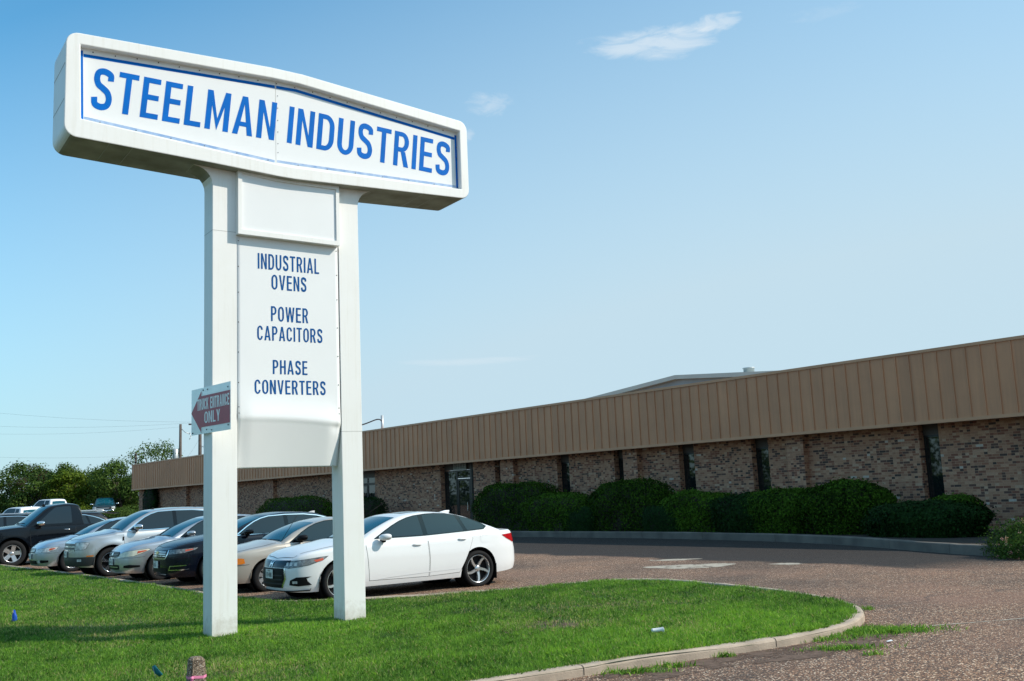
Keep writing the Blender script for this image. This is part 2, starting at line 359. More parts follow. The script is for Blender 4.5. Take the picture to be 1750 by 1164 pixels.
def brick_material():
    m = bpy.data.materials.new('brick'); m.use_nodes = True; n, b = nodes_of(m)
    t = n.nodes.new('ShaderNodeTexCoord'); s = n.nodes.new('ShaderNodeSeparateXYZ'); n.links.new(t.outputs['Object'], s.inputs[0])
    BW, BH = 0.205, 0.0700
    u = mmath(n, 'DIVIDE', mmath(n, 'ADD', s.outputs[0], s.outputs[1]), BW); v = mmath(n, 'DIVIDE', s.outputs[2], BH)
    row = mmath(n, 'FLOOR', v); odd = mmath(n, 'MODULO', mmath(n, 'ABSOLUTE', row), 2.0)
    u2 = mmath(n, 'ADD', u, mmath(n, 'MULTIPLY', odd, 0.5)); col = mmath(n, 'FLOOR', u2)
    fu = mmath(n, 'FRACT', u2); fv = mmath(n, 'FRACT', v)
    def wn(dx, cc=None):
        c = n.nodes.new('ShaderNodeCombineXYZ'); n.links.new(cc if cc is not None else col, c.inputs[0]); n.links.new(row, c.inputs[1]); c.inputs[2].default_value = dx
        x = n.nodes.new('ShaderNodeTexWhiteNoise'); x.noise_dimensions = '3D'; n.links.new(c.outputs[0], x.inputs['Vector']); return x.outputs['Value']
    r = ramp(n, [(0, (0.62, 0.32, 0.185)), (0.26, (0.52, 0.255, 0.15)), (0.42, (0.70, 0.40, 0.245)), (0.53, (0.44, 0.18, 0.10)), (0.65, (0.31, 0.105, 0.060)),
                 (0.77, (0.14, 0.065, 0.048)), (0.89, (0.055, 0.034, 0.030)), (0.960, (0.72, 0.47, 0.31)), (0.991, (0.76, 0.66, 0.54))], True)
    split = mmath(n, 'GREATER_THAN', wn(5.5), 0.42); half = mmath(n, 'MULTIPLY', mmath(n, 'FLOOR', mmath(n, 'MULTIPLY', u2, 2.0)), 0.5)
    cell = mmath(n, 'ADD', mmath(n, 'MULTIPLY', half, split), mmath(n, 'MULTIPLY', col, mmath(n, 'SUBTRACT', 1.0, split)))
    n.links.new(wn(0.3, cell), r.inputs[0])
    fine = noise(n, t.outputs['Object'], 45, 3)
    bc = mixc(n, mmath(n, 'MULTIPLY', fine, 0.75), r.outputs[0], (0.13, 0.075, 0.05))
    mu = mmath(n, 'LESS_THAN', mmath(n, 'MINIMUM', fu, mmath(n, 'SUBTRACT', 1.0, fu)), 0.024)
    mv = mmath(n, 'LESS_THAN', mmath(n, 'MINIMUM', fv, mmath(n, 'SUBTRACT', 1.0, fv)), 0.07)
    mort = mmath(n, 'MAXIMUM', mu, mv)
    fin = mixc(n, mort, bc, (0.48, 0.285, 0.18)); n.links.new(fin, b.inputs['Base Color']); b.inputs['Roughness'].default_value = 0.85
    bp = n.nodes.new('ShaderNodeBump'); bp.inputs['Strength'].default_value = 0.6; bp.inputs['Distance'].default_value = 0.008
    n.links.new(mmath(n, 'SUBTRACT', mmath(n, 'MULTIPLY', fine, 0.3), mort), bp.inputs['Height']); n.links.new(bp.outputs[0], b.inputs['Normal'])
    MATS['brick'] = m
brick_material()

B_ANG = rad(38.73)
BN = Vector((-math.cos(B_ANG), -math.sin(B_ANG), 0)); BD = 26.36 * EYE / 1.78; B0 = -BN * BD
BDIR = Vector((-math.sin(B_ANG), math.cos(B_ANG), 0))

def asphalt_material():
    m = bpy.data.materials.new('asphalt'); m.use_nodes = True; n, b = nodes_of(m)
    t = n.nodes.new('ShaderNodeTexCoord'); P = t.outputs['Object']
    vo = n.nodes.new('ShaderNodeTexVoronoi'); vo.inputs['Scale'].default_value = 58; n.links.new(P, vo.inputs['Vector'])
    sp = n.nodes.new('ShaderNodeSeparateColor'); n.links.new(vo.outputs['Color'], sp.inputs[0])
    st = ramp(n, [(0, (0.100, 0.060, 0.041)), (0.30, (0.215, 0.122, 0.076)), (0.55, (0.30, 0.188, 0.12)), (0.76, (0.40, 0.29, 0.20)), (0.91, (0.66, 0.57, 0.46))], True)
    n.links.new(sp.outputs[0], st.inputs[0])
    edge = mmath(n, 'GREATER_THAN', vo.outputs['Distance'], 0.50)
    c1 = mixc(n, mmath(n, 'MULTIPLY', edge, 0.85), st.outputs[0], (0.035, 0.026, 0.022))
    big = noise(n, P, 0.35, 6, 0.6)
    br = ramp(n, [(0.36, (0.78, 0.73, 0.70)), (0.5, (1.20, 1.08, 1.00)), (0.66, (1.46, 1.26, 1.10))]); n.links.new(big, br.inputs[0])
    c2 = mixc(n, 1.0, c1, br.outputs[0], 'MULTIPLY')
    # reddish gravel drifts
    red = ramp(n, [(0.52, (0, 0, 0)), (0.68, (1, 1, 1))]); n.links.new(noise(n, P, 0.22, 4, 0.55), red.inputs[0])
    c3 = mixc(n, mmath(n, 'MULTIPLY', red.outputs[0], 0.5), c2, (0.235, 0.125, 0.085))
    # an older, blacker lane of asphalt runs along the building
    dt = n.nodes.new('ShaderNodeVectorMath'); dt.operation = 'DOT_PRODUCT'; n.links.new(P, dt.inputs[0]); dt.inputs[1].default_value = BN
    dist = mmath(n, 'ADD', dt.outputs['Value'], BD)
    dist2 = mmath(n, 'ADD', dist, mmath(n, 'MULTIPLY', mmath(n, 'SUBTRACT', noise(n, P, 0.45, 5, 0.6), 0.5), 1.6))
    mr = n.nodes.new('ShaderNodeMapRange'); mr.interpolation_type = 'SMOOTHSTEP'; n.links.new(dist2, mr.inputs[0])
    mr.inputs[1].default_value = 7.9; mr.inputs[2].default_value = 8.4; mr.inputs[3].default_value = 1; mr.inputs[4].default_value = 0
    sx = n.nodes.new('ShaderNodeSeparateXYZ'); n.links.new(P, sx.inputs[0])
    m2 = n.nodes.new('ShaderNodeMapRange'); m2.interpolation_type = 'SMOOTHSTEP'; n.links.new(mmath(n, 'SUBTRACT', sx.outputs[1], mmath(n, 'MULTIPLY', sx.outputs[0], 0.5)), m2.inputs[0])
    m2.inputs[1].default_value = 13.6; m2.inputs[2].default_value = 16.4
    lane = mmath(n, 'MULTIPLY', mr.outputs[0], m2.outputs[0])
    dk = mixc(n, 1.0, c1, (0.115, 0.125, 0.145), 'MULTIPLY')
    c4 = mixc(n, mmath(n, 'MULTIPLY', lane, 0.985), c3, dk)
    # cracks
    v2 = n.nodes.new('ShaderNodeTexVoronoi'); v2.feature = 'DISTANCE_TO_EDGE'; v2.inputs['Scale'].default_value = 0.16
    wp = n.nodes.new('ShaderNodeTexNoise'); wp.inputs['Scale'].default_value = 1.2; wp.inputs['Detail'].default_value = 6; n.links.new(P, wp.inputs['Vector'])
    ad = n.nodes.new('ShaderNodeVectorMath'); ad.operation = 'MULTIPLY_ADD'; n.links.new(wp.outputs['Color'], ad.inputs[0]); ad.inputs[1].default_value = (1.2, 1.2, 0); n.links.new(P, ad.inputs[2])
    n.links.new(ad.outputs[0], v2.inputs['Vector'])
    ck = mmath(n, 'MULTIPLY', mmath(n, 'LESS_THAN', v2.outputs['Distance'], 0.0022), 0.5)
    c5 = mixc(n, ck, c4, (0.05, 0.04, 0.035))
    n.links.new(c5, b.inputs['Base Color']); b.inputs['Roughness'].default_value = 0.88
    bp = n.nodes.new('ShaderNodeBump'); bp.inputs['Strength'].default_value = 0.7; bp.inputs['Distance'].default_value = 0.008
    n.links.new(mmath(n, 'SUBTRACT', 1.0, vo.outputs['Distance']), bp.inputs['Height']); n.links.new(bp.outputs[0], b.inputs['Normal'])
    MATS['asphalt'] = m
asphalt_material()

def lawn_material():
    m = bpy.data.materials.new('lawn_soil'); m.use_nodes = True; n, b = nodes_of(m)
    t = n.nodes.new('ShaderNodeTexCoord'); P = t.outputs['Object']
    r = ramp(n, [(0.3, (0.030, 0.050, 0.012)), (0.5, (0.045, 0.080, 0.018)), (0.62, (0.06, 0.07, 0.025)), (0.75, (0.11, 0.085, 0.05))])
    n.links.new(noise(n, P, 1.3, 6, 0.65), r.inputs[0])
    f = ramp(n, [(0.3, (0.5, 0.5, 0.5)), (0.7, (1.3, 1.3, 1.3))]); n.links.new(noise(n, P, 60, 3), f.inputs[0])
    n.links.new(mixc(n, 1.0, r.outputs[0], f.outputs[0], 'MULTIPLY'), b.inputs['Base Color']); b.inputs['Roughness'].default_value = 0.95
    MATS['lawn_soil'] = m
lawn_material()

def soil_patch_material():
    m = bpy.data.materials.new('soil_wash'); m.use_nodes = True; n, b = nodes_of(m)
    t = n.nodes.new('ShaderNodeTexCoord'); P = t.outputs['Object']
    r = ramp(n, [(0.3, (0.075, 0.045, 0.030)), (0.7, (0.16, 0.10, 0.07))]); n.links.new(noise(n, P, 14, 5), r.inputs[0])
    n.links.new(r.outputs[0], b.inputs['Base Color']); b.inputs['Roughness'].default_value = 0.95
    a = ramp(n, [(0.42, (0, 0, 0)), (0.56, (1, 1, 1))]); n.links.new(noise(n, P, 2.6, 6, 0.65), a.inputs[0])
    n.links.new(a.outputs[0], b.inputs['Alpha']); MATS['soil_wash'] = m
soil_patch_material()
def worn_concrete_material():
    m = bpy.data.materials.new('worn_concrete'); m.use_nodes = True; n, b = nodes_of(m)
    t = n.nodes.new('ShaderNodeTexCoord'); P = t.outputs['Object']
    r = ramp(n, [(0.3, (0.30, 0.26, 0.21)), (0.7, (0.48, 0.43, 0.35))]); n.links.new(noise(n, P, 9, 5), r.inputs[0])
    n.links.new(r.outputs[0], b.inputs['Base Color']); b.inputs['Roughness'].default_value = 0.9
    a = ramp(n, [(0.40, (0, 0, 0)), (0.47, (1, 1, 1))]); n.links.new(noise(n, P, 1.9, 7, 0.7), a.inputs[0])
    n.links.new(a.outputs[0], b.inputs['Alpha']); MATS['worn_concrete'] = m
worn_concrete_material()

def grass_material():
    m = bpy.data.materials.new('grass_blade'); m.use_nodes = True; n, b = nodes_of(m)
    at = n.nodes.new('ShaderNodeAttribute'); at.attribute_name = 'tint'
    r = ramp(n, [(0.0, (0.030, 0.088, 0.012)), (0.30, (0.088, 0.215, 0.026)), (0.58, (0.195, 0.385, 0.048)), (0.8, (0.28, 0.52, 0.045)), (0.9, (0.42, 0.40, 0.14)), (1.0, (0.58, 0.49, 0.26))])
    n.links.new(at.outputs['Fac'], r.inputs[0]); n.links.new(r.outputs[0], b.inputs['Base Color'])
    b.inputs['Roughness'].default_value = 0.5; b.inputs['Specular IOR Level'].default_value = 0.3
    tr = n.nodes.new('ShaderNodeBsdfTranslucent'); n.links.new(r.outputs[0], tr.inputs['Color'])
    mx = n.nodes.new('ShaderNodeMixShader'); mx.inputs[0].default_value = 0.4
    n.links.new(b.outputs[0], mx.inputs[1]); n.links.new(tr.outputs[0], mx.inputs[2]); n.links.new(mx.outputs[0], n.nodes['Material Output'].inputs[0])
    MATS['grass_blade'] = m
grass_material()
def post_material():
    m = bpy.data.materials.new('pebble_concrete'); m.use_nodes = True; n, b = nodes_of(m)
    t = n.nodes.new('ShaderNodeTexCoord'); vo = n.nodes.new('ShaderNodeTexVoronoi'); vo.inputs['Scale'].default_value = 120; n.links.new(t.outputs['Object'], vo.inputs['Vector'])
    sp = n.nodes.new('ShaderNodeSeparateColor'); n.links.new(vo.outputs['Color'], sp.inputs[0])
    r = ramp(n, [(0, (0.10, 0.075, 0.05)), (0.4, (0.21, 0.155, 0.105)), (0.75, (0.32, 0.25, 0.18)), (0.93, (0.46, 0.40, 0.32))], True); n.links.new(sp.outputs[0], r.inputs[0])
    n.links.new(r.outputs[0], b.inputs['Base Color']); b.inputs['Roughness'].default_value = 0.9
    bp = n.nodes.new('ShaderNodeBump'); bp.inputs['Strength'].default_value = 0.8; bp.inputs['Distance'].default_value = 0.01
    n.links.new(mmath(n, 'SUBTRACT', 1.0, vo.outputs['Distance']), bp.inputs['Height']); n.links.new(bp.outputs[0], b.inputs['Normal'])
    MATS['pebble_concrete'] = m
post_material()

# ------------------------------------------------------------------ lettering: drawn letter by letter as strokes
def glyph(ch, t=0.15, h=0.135):
    """list of quads/strips in a cap-height-1 box; returns (width, [polygon...])"""
    P = []; W = 0.52
    R = lambda x0, y0, x1, y1: P.append([(x0, y0), (x1, y0), (x1, y1), (x0, y1)])
    Q = lambda *p: P.append(list(p))
    def A(cx, cy, rx, ry, a0, a1, n=10):
        for i in range(n):
            a, b = rad(a0 + (a1 - a0) * i / n), rad(a0 + (a1 - a0) * (i + 1) / n)
            P.append([(cx + rx * math.cos(a), cy + ry * math.sin(a)), (cx + rx * math.cos(b), cy + ry * math.sin(b)),
                      (cx + (rx - t) * math.cos(b), cy + (ry - h) * math.sin(b)), (cx + (rx - t) * math.cos(a), cy + (ry - h) * math.sin(a))])
    def strip(pts, wd):
        q = catmull(pts, 8); L = []
        for i in range(len(q)):
            d = q[min(i + 1, len(q) - 1)] - q[max(i - 1, 0)]; d /= np.hypot(*d); nn = np.array([-d[1], d[0]]) * wd / 2
            L.append((tuple(q[i] + nn), tuple(q[i] - nn)))
        for a, b in zip(L, L[1:]): P.append([a[0], b[0], b[1], a[1]])
    if ch == 'I': W = t; R(0, 0, t, 1)
    elif ch == 'L': W = .46; R(0, 0, t, 1); R(t, 0, W, h)
    elif ch == 'T': W = .52; R(0, 1 - h, W, 1); R(W / 2 - t / 2, 0, W / 2 + t / 2, 1 - h)
    elif ch == 'E': W = .48; R(0, 0, t, 1); R(t, 0, W, h); R(t, 1 - h, W - .01, 1); R(t, .5 - h / 2 + .02, W - .03, .5 + h / 2 + .02)
    elif ch == 'F': W = .46; R(0, 0, t, 1); R(t, 1 - h, W, 1); R(t, .46 - h / 2, W - .04, .46 + h / 2)
    elif ch == 'H': W = .54; R(0, 0, t, 1); R(W - t, 0, W, 1); R(t, .5 - h / 2 + .02, W - t, .5 + h / 2 + .02)
    elif ch == 'N': W = .55; R(0, 0, t, 1); R(W - t, 0, W, 1); Q((t, 1), (W - t, .30), (W - t, 0), (t, .70))
    elif ch == 'M': W = .68; R(0, 0, t, 1); R(W - t, 0, W, 1); Q((t, 1), (W / 2, .30), (W / 2, 0), (t, .62)); Q((W - t, 1), (W - t, .62), (W / 2, 0), (W / 2, .30))
    elif ch == 'A':
        W = .60; c = W / 2; s = t * 1.02
        Q((0, 0), (s, 0), (c, .80), (c, 1), (c - s / 2, 1)); Q((W, 0), (c + s / 2, 1), (c, 1), (c, .80), (W - s, 0)); R(s + .035, .22, W - s - .035, .22 + h * .9)
    elif ch == 'V': W = .58; c = W / 2; s = t * 1.02; Q((0, 1), (c - s / 2, 0), (c, 0), (c, .22), (s, 1)); Q((W, 1), (W - s, 1), (c, .22), (c, 0), (c + s / 2, 0))
    elif ch == 'W':
        W = .86; s = t * .98; c = W / 2; q = W * .27
        Q((0, 1), (q - s / 2, 0), (q, 0), (q, .30), (s, 1)); Q((q, 0), (q + s / 2, 0), (c, .72), (c, 1), (c - s / 2, 1), (q, .30))
        Q((W, 1), (W - s, 1), (W - q, .30), (W - q, 0), (W - q + s / 2, 0)); Q((W - q, 0), (W - q, .30), (c + s / 2, 1), (c, 1), (c, .72), (W - q - s / 2, 0))
    elif ch == 'Y': W = .56; c = W / 2; s = t; R(c - t / 2, 0, c + t / 2, .40); Q((0, 1), (c - t / 2, .40), (c, .40), (c, .62), (s * 1.1, 1)); Q((W, 1), (W - s * 1.1, 1), (c, .62), (c, .40), (c + t / 2, .40))
    elif ch == 'K': W = .56; R(0, 0, t, 1); Q((t, .30), (t, .52), (W - .19, 1), (W, 1)); Q((W, 0), (W - .18, 0), (t + .045, .42), (t + .14, .56))
    elif ch == 'X': W = .56; Q((0, 0), (.17, 0), (W, 1), (W - .17, 1)); Q((0, 1), (.17, 1), (W / 2 + .02, .58), (W / 2 - .08, .48)); Q((W, 0), (W - .17, 0), (W / 2 - .02, .42), (W / 2 + .08, .52))
    elif ch in 'OQ0': W = .56 if ch != '0' else .50; r = .32; A(W / 2, 1 - r, W / 2, r, 0, 180, 14); A(W / 2, r, W / 2, r, 180, 360, 14); R(0, r, t, 1 - r); R(W - t, r, W, 1 - r)
    elif ch == 'C': W = .54; r = .32; A(W / 2, 1 - r, W / 2, r, 8, 180, 14); A(W / 2, r, W / 2, r, 180, 352, 14); R(0, r, t, 1 - r)
    elif ch == 'G': W = .55; r = .32; A(W / 2, 1 - r, W / 2, r, 10, 180, 14); A(W / 2, r, W / 2, r, 180, 360, 14); R(0, r, t, 1 - r); R(W - t, r, W, .50); R(W / 2, .50 - h, W - t, .50)
    elif ch == 'U': W = .55; r = .30; A(W / 2, r, W / 2, r, 180, 360, 14); R(0, r, t, 1); R(W - t, r, W, 1)
    elif ch == 'J': W = .46; r = .28; A(W / 2, r, W / 2, r, 190, 360, 14); R(W - t, r, W, 1)
    elif ch == 'D': W = .55; r = .34; R(0, 0, t, 1); R(t, 1 - h, W - .30, 1); R(t, 0, W - .30, h); A(W - .30, 1 - r, .30, r, 0, 90, 9); A(W - .30, r, .30, r, 270, 360, 9); R(W - t, r, W, 1 - r)
    elif ch == 'P': W = .52; R(0, 0, t, 1); R(t, 1 - h, W - .26, 1); R(t, .42, W - .26, .42 + h); A(W - .26, .71, .26, .29, -90, 90, 14)
    elif ch == 'R': W = .55; R(0, 0, t, 1); R(t, 1 - h, W - .28, 1); R(t, .42, W - .28, .42 + h); A(W - .28, .71, .26, .29, -90, 90, 14); Q((W - .30, .42), (W - .14, .44), (W, 0), (W - .17, 0))
    elif ch in 'B8': W = .53; R(0, 0, t, 1); R(t, 1 - h, W - .28, 1); R(t, 0, W - .28, h); R(t, .45, W - .28, .45 + h * .9); A(W - .28, .735, .25, .265, -90, 90, 10); A(W - .28, .255, .28, .255, -90, 90, 10)
    elif ch == 'S':
        W = .53; k = t / 2 * .98
        strip([(W - k - .005, .72), (W - .10, .86), (W / 2, 1 - k + .005), (.125, .885), (k + .015, .745), (.145, .605), (W / 2, .525), (W - .135, .43), (W - k, .275), (W - .12, .125), (W / 2, k - .005), (.115, .125), (k, .285)], t * .97)
    elif ch == '-': W = .3; R(0, .42, W, .42 + h)
    elif ch == '3': W = .5; A(.24, .735, .26, .265, -90, 140, 12); A(.24, .265, .26, .265, -140, 90, 12)
    else: W = .30
    return W, P
def lettering(mb, text, x0, x1, z0, h, to3d, t=0.15, hh=0.135, gap=0.115):
    """lays text so it fills x0..x1; to3d(x, z, eps) -> point"""
    G = [glyph(c, t, hh) for c in text]; tot = sum(g[0] for g in G) + gap * (len(G) - 1); s = (x1 - x0) / tot; x = x0; k = 0
    for wd, polys in G:
        for p in polys:
            k += 1
            mb.add([to3d(x + px * s, z0 + pz * h, (k % 9) * 0.00012) for px, pz in p], [tuple(range(len(p)))])
        x += (wd + gap) * s

# ================================================================== SETTING
def gz(y):
    t = min(1, max(0, (y - 50) / 40)); return 0.9 * t * t * (3 - 2 * t)
def ground_obj(name, poly, cell, m, dz):
    v, f = sheet(poly, cell, lambda x, y: (x, y, gz(y) + dz)); mb = MB(); mb.add(v, f); return tag(mb.build(name, m), kind='structure')
ground_obj('ground', [(-900, -300), (900, -300), (900, 1500), (-900, 1500)], (300, 4.0), MATS['far_ground'], -0.012)
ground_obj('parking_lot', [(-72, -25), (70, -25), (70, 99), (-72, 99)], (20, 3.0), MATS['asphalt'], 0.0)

def blob(cx, cy, rx, ry, rot, seed, n=26):
    r_ = random.Random(seed); ph = [r_.uniform(0, 6.28) for _ in range(4)]
    out = []
    for i in range(n):
        t = 2 * math.pi * i / n; k = 1 + .18 * math.sin(2 * t + ph[0]) + .12 * math.sin(3 * t + ph[1]) + .08 * math.sin(5 * t + ph[2])
        x, y = rx * k * math.cos(t), ry * k * math.sin(t); out.append((cx + x * math.cos(rot) - y * math.sin(rot), cy + x * math.sin(rot) + y * math.cos(rot)))
    return out
LAWN = [(-30, 49.0), (-24, 41.8), (-17.3, 33.6), (-10.26, 25.04), (-6.12, 19.63), (-4.75, 17.95), (-4.35, 17.45), (-3.9, 17.2), (-3.2, 17.12), (-1.9, 17.22), (-0.3, 17.6),
        (0.7, 18.1), (1.5, 18.5), (2.25, 18.35), (3.06, 17.4), (3.95, 15.6), (4.33, 13.9), (4.22, 12.75), (3.75, 11.8), (3.1, 11.15), (2.11, 10.56), (0.9, 9.95), (0.29, 9.57), (-3, 7.7), (-8, 5.0), (-34, -8)]
kerb_path = catmull(LAWN, 6)
lawn_poly = [tuple(p) for p in kerb_path] + [(-70, -8), (-70, 49)]
def lawn_z(x, y):
    return 0.072 + 0.012 * math.sin(x * 1.1 + 0.6) * math.sin(y * 0.8) + 0.008 * math.sin(2.3 * x + 1.7 * y)
v, f = sheet(lawn_poly, 0.7, lambda x, y: (x, y, lawn_z(x, y)))
mb = MB(); mb.add(v, f, True); tag(mb.build('lawn', MATS['lawn_soil'], fix=False), kind='structure')

for k_, (cx_, cy_, rx_, ry_) in enumerate(((.45, 12.9, .85, .42), (.15, 12.45, .5, .22), (1.1, 14.5, 1.0, .35), (-3.0, 10.35, .9, .35), (-5.3, 14.6, .8, .3))):
    p_ = blob(cx_, cy_, rx_, ry_, rad(20 * k_), 30 + k_); mb = MB(); mb.add([(x, y, lawn_z(x, y) + .006) for x, y in p_], [tuple(range(len(p_)))]); tag(mb.build('soil_patch', MATS['soil_wash']), kind='structure')
def kerb(name, path, width, z0, z1, m, side=1):
    """kerb swept along the path, lying on the path's side"""
    P = [Vector((p[0], p[1], 0)) for p in path]; prof = [(0, z0), (0.0, z1 - 0.03), (0.012, z1 - 0.008), (0.035, z1), (width - 0.02, z1), (width, z1 - 0.02), (width, z0)]
    vs = []; fs = []; n = len(prof)
    r_ = random.Random(3)
    for i, p in enumerate(P):
        d = (P[min(i + 1, len(P) - 1)] - P[max(i - 1, 0)]).normalized(); nn = Vector((-d.y, d.x, 0)) * side; j = r_.uniform(-.006, .006)
        for a, z in prof: q = p + nn * a; vs.append((q.x, q.y, z + gz(q.y) + (j if z > z0 else 0)))
    for i in range(len(P) - 1):
        for k in range(n - 1): fs.append((i * n + k, (i + 1) * n + k, (i + 1) * n + k + 1, i * n + k + 1))
    fs += [tuple(range(n)), tuple(range((len(P) - 1) * n + n - 1, (len(P) - 1) * n - 1, -1))]
    mb = MB(); mb.add(vs, fs); acc = 0.0                       # expansion joints every couple of metres
    for i in range(1, len(P) - 1):
        acc += (P[i] - P[i - 1]).length
        if acc < 2.3: continue
        acc = 0.0; d = (P[i + 1] - P[i - 1]).normalized(); nn = Vector((-d.y, d.x, 0)) * side; jp_ = [(-.0025, z0 + .06)] + [(a - (.0025 if k < 3 else 0), z + .003) for k, (a, z) in enumerate(prof[1:6])]
        for (a, z), (a2, z2) in zip(jp_, jp_[1:]):
            q0, q1 = P[i] + nn * a, P[i] + nn * a2; w_ = d * .004; g0 = gz(P[i].y)
            mb.add([(*(q0 - w_).xy, z + g0), (*(q0 + w_).xy, z + g0), (*(q1 + w_).xy, z2 + g0), (*(q1 - w_).xy, z2 + g0)], [(0, 1, 2, 3)], mi=1)
    return tag(mb.build(name, [m, MATS['mulch']]), kind='structure')
kerb('lawn_kerb', kerb_path, 0.15, -0.05, 0.095, MATS['kerb_concrete'], -1)

# planting bed along the building
bed_path = catmull([(13.2, 20.9), (11.6, 20.6), (10.3, 20.5), (9.55, 21.2), (9.1, 22.7), (8.35, 26.1), (6.9, 29.5), (4.05, 33.8), (-0.2, 38.75), (-1.1, 39.9), (-1.0, 40.6)], 6)
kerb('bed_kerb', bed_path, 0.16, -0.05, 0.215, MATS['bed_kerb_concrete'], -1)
def bpt(a, off): p = B0 + BDIR * a + BN * off; return (p.x, p.y)
bed_poly = [tuple(p) for p in bed_path] + [bpt(35.3, -0.7), bpt(4, -0.7)]
v, f = sheet(bed_poly, 1.0, lambda x, y: (x, y, 0.19)); mb = MB(); mb.add(v, f); tag(mb.build('planting_bed', MATS['mulch']), kind='structure')
bed2 = catmull([bpt(39.6, -0.5), bpt(39.7, 1.4), bpt(40.6, 2.0), bpt(60, 2.0), bpt(76, 2.0), bpt(77, 1.2), bpt(77, -0.5)], 5)
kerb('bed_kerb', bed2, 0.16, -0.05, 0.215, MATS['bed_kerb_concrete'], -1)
v, f = sheet([tuple(p) for p in bed2], 1.5, lambda x, y: (x, y, 0.19 + gz(y))); mb = MB(); mb.add(v, f); tag(mb.build('planting_bed', MATS['mulch']), kind='structure')
mb = MB(); mb.zprism([bpt(35.5, -0.7), bpt(39.5, -0.7), bpt(39.5, 2.3), bpt(35.9, 1.6)], -0.05, 0.14); tag(mb.build('entrance_walk', MATS['concrete'], bevel=0.015), kind='structure')

# pale concrete repairs and the long joint in the driveway
for px, py, rx, ry, sd in ((1182, 968, .80, .62, 1), (1150, 957, .60, .24, 2), (1345, 964, .35, .2, 5)):
    g = gnd(px, py); mb = MB(); p = blob(g.x, g.y, rx, ry, rad(-15), sd); mb.add([(x, y, 0.005) for x, y in p], [tuple(range(len(p)))]); tag(mb.build('concrete_patch', MATS['worn_concrete']), kind='structure')
jp = [gnd(1385, 1079), gnd(1500, 1076), gnd(1600, 1069), gnd(1760, 1056), gnd(2000, 1030)]
mb = MB(); q = catmull([(p.x, p.y) for p in jp], 10); rr = random.Random(5)
for i in range(len(q) - 1):
    wd = .014 + .014 * rr.random(); wd2 = wd; mb.add([(q[i][0], q[i][1] - wd, .004), (q[i + 1][0], q[i + 1][1] - wd2, .004), (q[i + 1][0], q[i + 1][1] + wd2, .004), (q[i][0], q[i][1] + wd, .004)], [(0, 1, 2, 3)])
tag(mb.build('pavement_joint', MATS['worn_concrete']), kind='structure')
# soil washed along the kerb
sp_ = [gnd(980, 1164), gnd(1075, 1146), gnd(1255, 1120), gnd(1400, 1097), gnd(1480, 1066), gnd(1520, 1072), gnd(1560, 1086), gnd(1480, 1112), gnd(1380, 1126), gnd(1240, 1140), gnd(1100, 1168)]
mb = MB(); mb.add([(p.x, p.y, 0.004) for p in sp_], [tuple(range(len(sp_)))]); tag(mb.build('soil_patch', MATS['soil_wash']), kind='structure')

# ================================================================== PYLON SIGN
SP = (-3.87, 12.70, 0.0); S_YAW = rad(34.5)
sign = empty('pylon_sign', SP, S_YAW, 'tall white two-legged roadside sign with blue company lettering on its wide cabinet', 'sign')
DEP = 0.78; CD = 0.36; T19 = ((.06, .19, -.0266), (1.015, 1, 1.0152)); T09 = ((.0285, .09, -.0124), (1.0071, 1, 1.0071))
def arc(cx, cz, r, a0, a1, n=6): return [(cx + r * math.cos(rad(a0 + (a1 - a0) * i / n)), cz + r * math.sin(rad(a0 + (a1 - a0) * i / n))) for i in range(n + 1)]
def resample(poly, n):
    P = np.array(poly + [poly[0]], float); d = np.r_[0, np.cumsum(np.hypot(*np.diff(P, axis=0).T))]; s = np.linspace(0, d[-1], n, endpoint=False)
    return [(float(np.interp(a, d, P[:, 0])), float(np.interp(a, d, P[:, 1]))) for a in s]
TL, TR, BL_, BR = 7.665, 7.515, 6.295, 6.255
outer = arc(-1.68, BL_ + .155, .155, 180, 262, 7) + [(0.0, 6.225), (0.93, 6.172), (1.18, 6.168), (2.3, 6.205)] + arc(3.86, BR + .15, .15, 272, 360, 7) + arc(3.86, TR - .15, .15, 0, 86, 7) + [(1.28, 7.735), (0.80, 7.742)] + arc(-1.68, TL - .155, .155, 92, 180, 7)
inner = [(-1.64, 6.545), (0.90, 6.345), (1.13, 6.340), (3.87, 6.400), (3.875, 7.345), (1.22, 7.585), (0.84, 7.588), (-1.665, 7.515)]
def ring_face(mb, o, i, y):
    bm = bmesh.new()
    for loop in (o, i):
        vs = [bm.verts.new((x, y, z)) for x, z in loop]
        for a in range(len(vs)): bm.edges.new((vs[a], vs[(a + 1) % len(vs)]))
    bmesh.ops.triangle_fill(bm, edges=bm.edges[:], use_beauty=True, use_dissolve=False)
    bm.verts.index_update(); mb.add([v.co[:] for v in bm.verts], [tuple(v.index for v in f.verts) for f in bm.faces]); bm.free()
def wall_loop(mb, loop, y0, y1, smooth=False):
    n = len(loop); mb.add([(x, y0, z) for x, z in loop] + [(x, y1, z) for x, z in loop], [(i, (i + 1) % n, (i + 1) % n + n, i + n) for i in range(n)], smooth)
mb = MB(); RC = 0.11
ring_face(mb, outer, inner, 0.0); ring_face(mb, outer, inner, DEP)
wall_loop(mb, outer, 0.0, DEP); wall_loop(mb, inner, 0.0, RC); wall_loop(mb, inner, DEP - RC, DEP)
cab = mb.build('cabinet', [MATS['white_paint'], MATS['underside_paint']], sign)
bm = bmesh.new(); bm.from_mesh(cab.data); bmesh.ops.remove_doubles(bm, verts=bm.verts, dist=1e-4); bmesh.ops.recalc_face_normals(bm, faces=bm.faces)
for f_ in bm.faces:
    if f_.normal.z < -.6 and f_.calc_center_median().z < 6.32: f_.material_index = 1  # downward faces of the lower edge take the darker olive paint
bm.to_mesh(cab.data); bm.free()
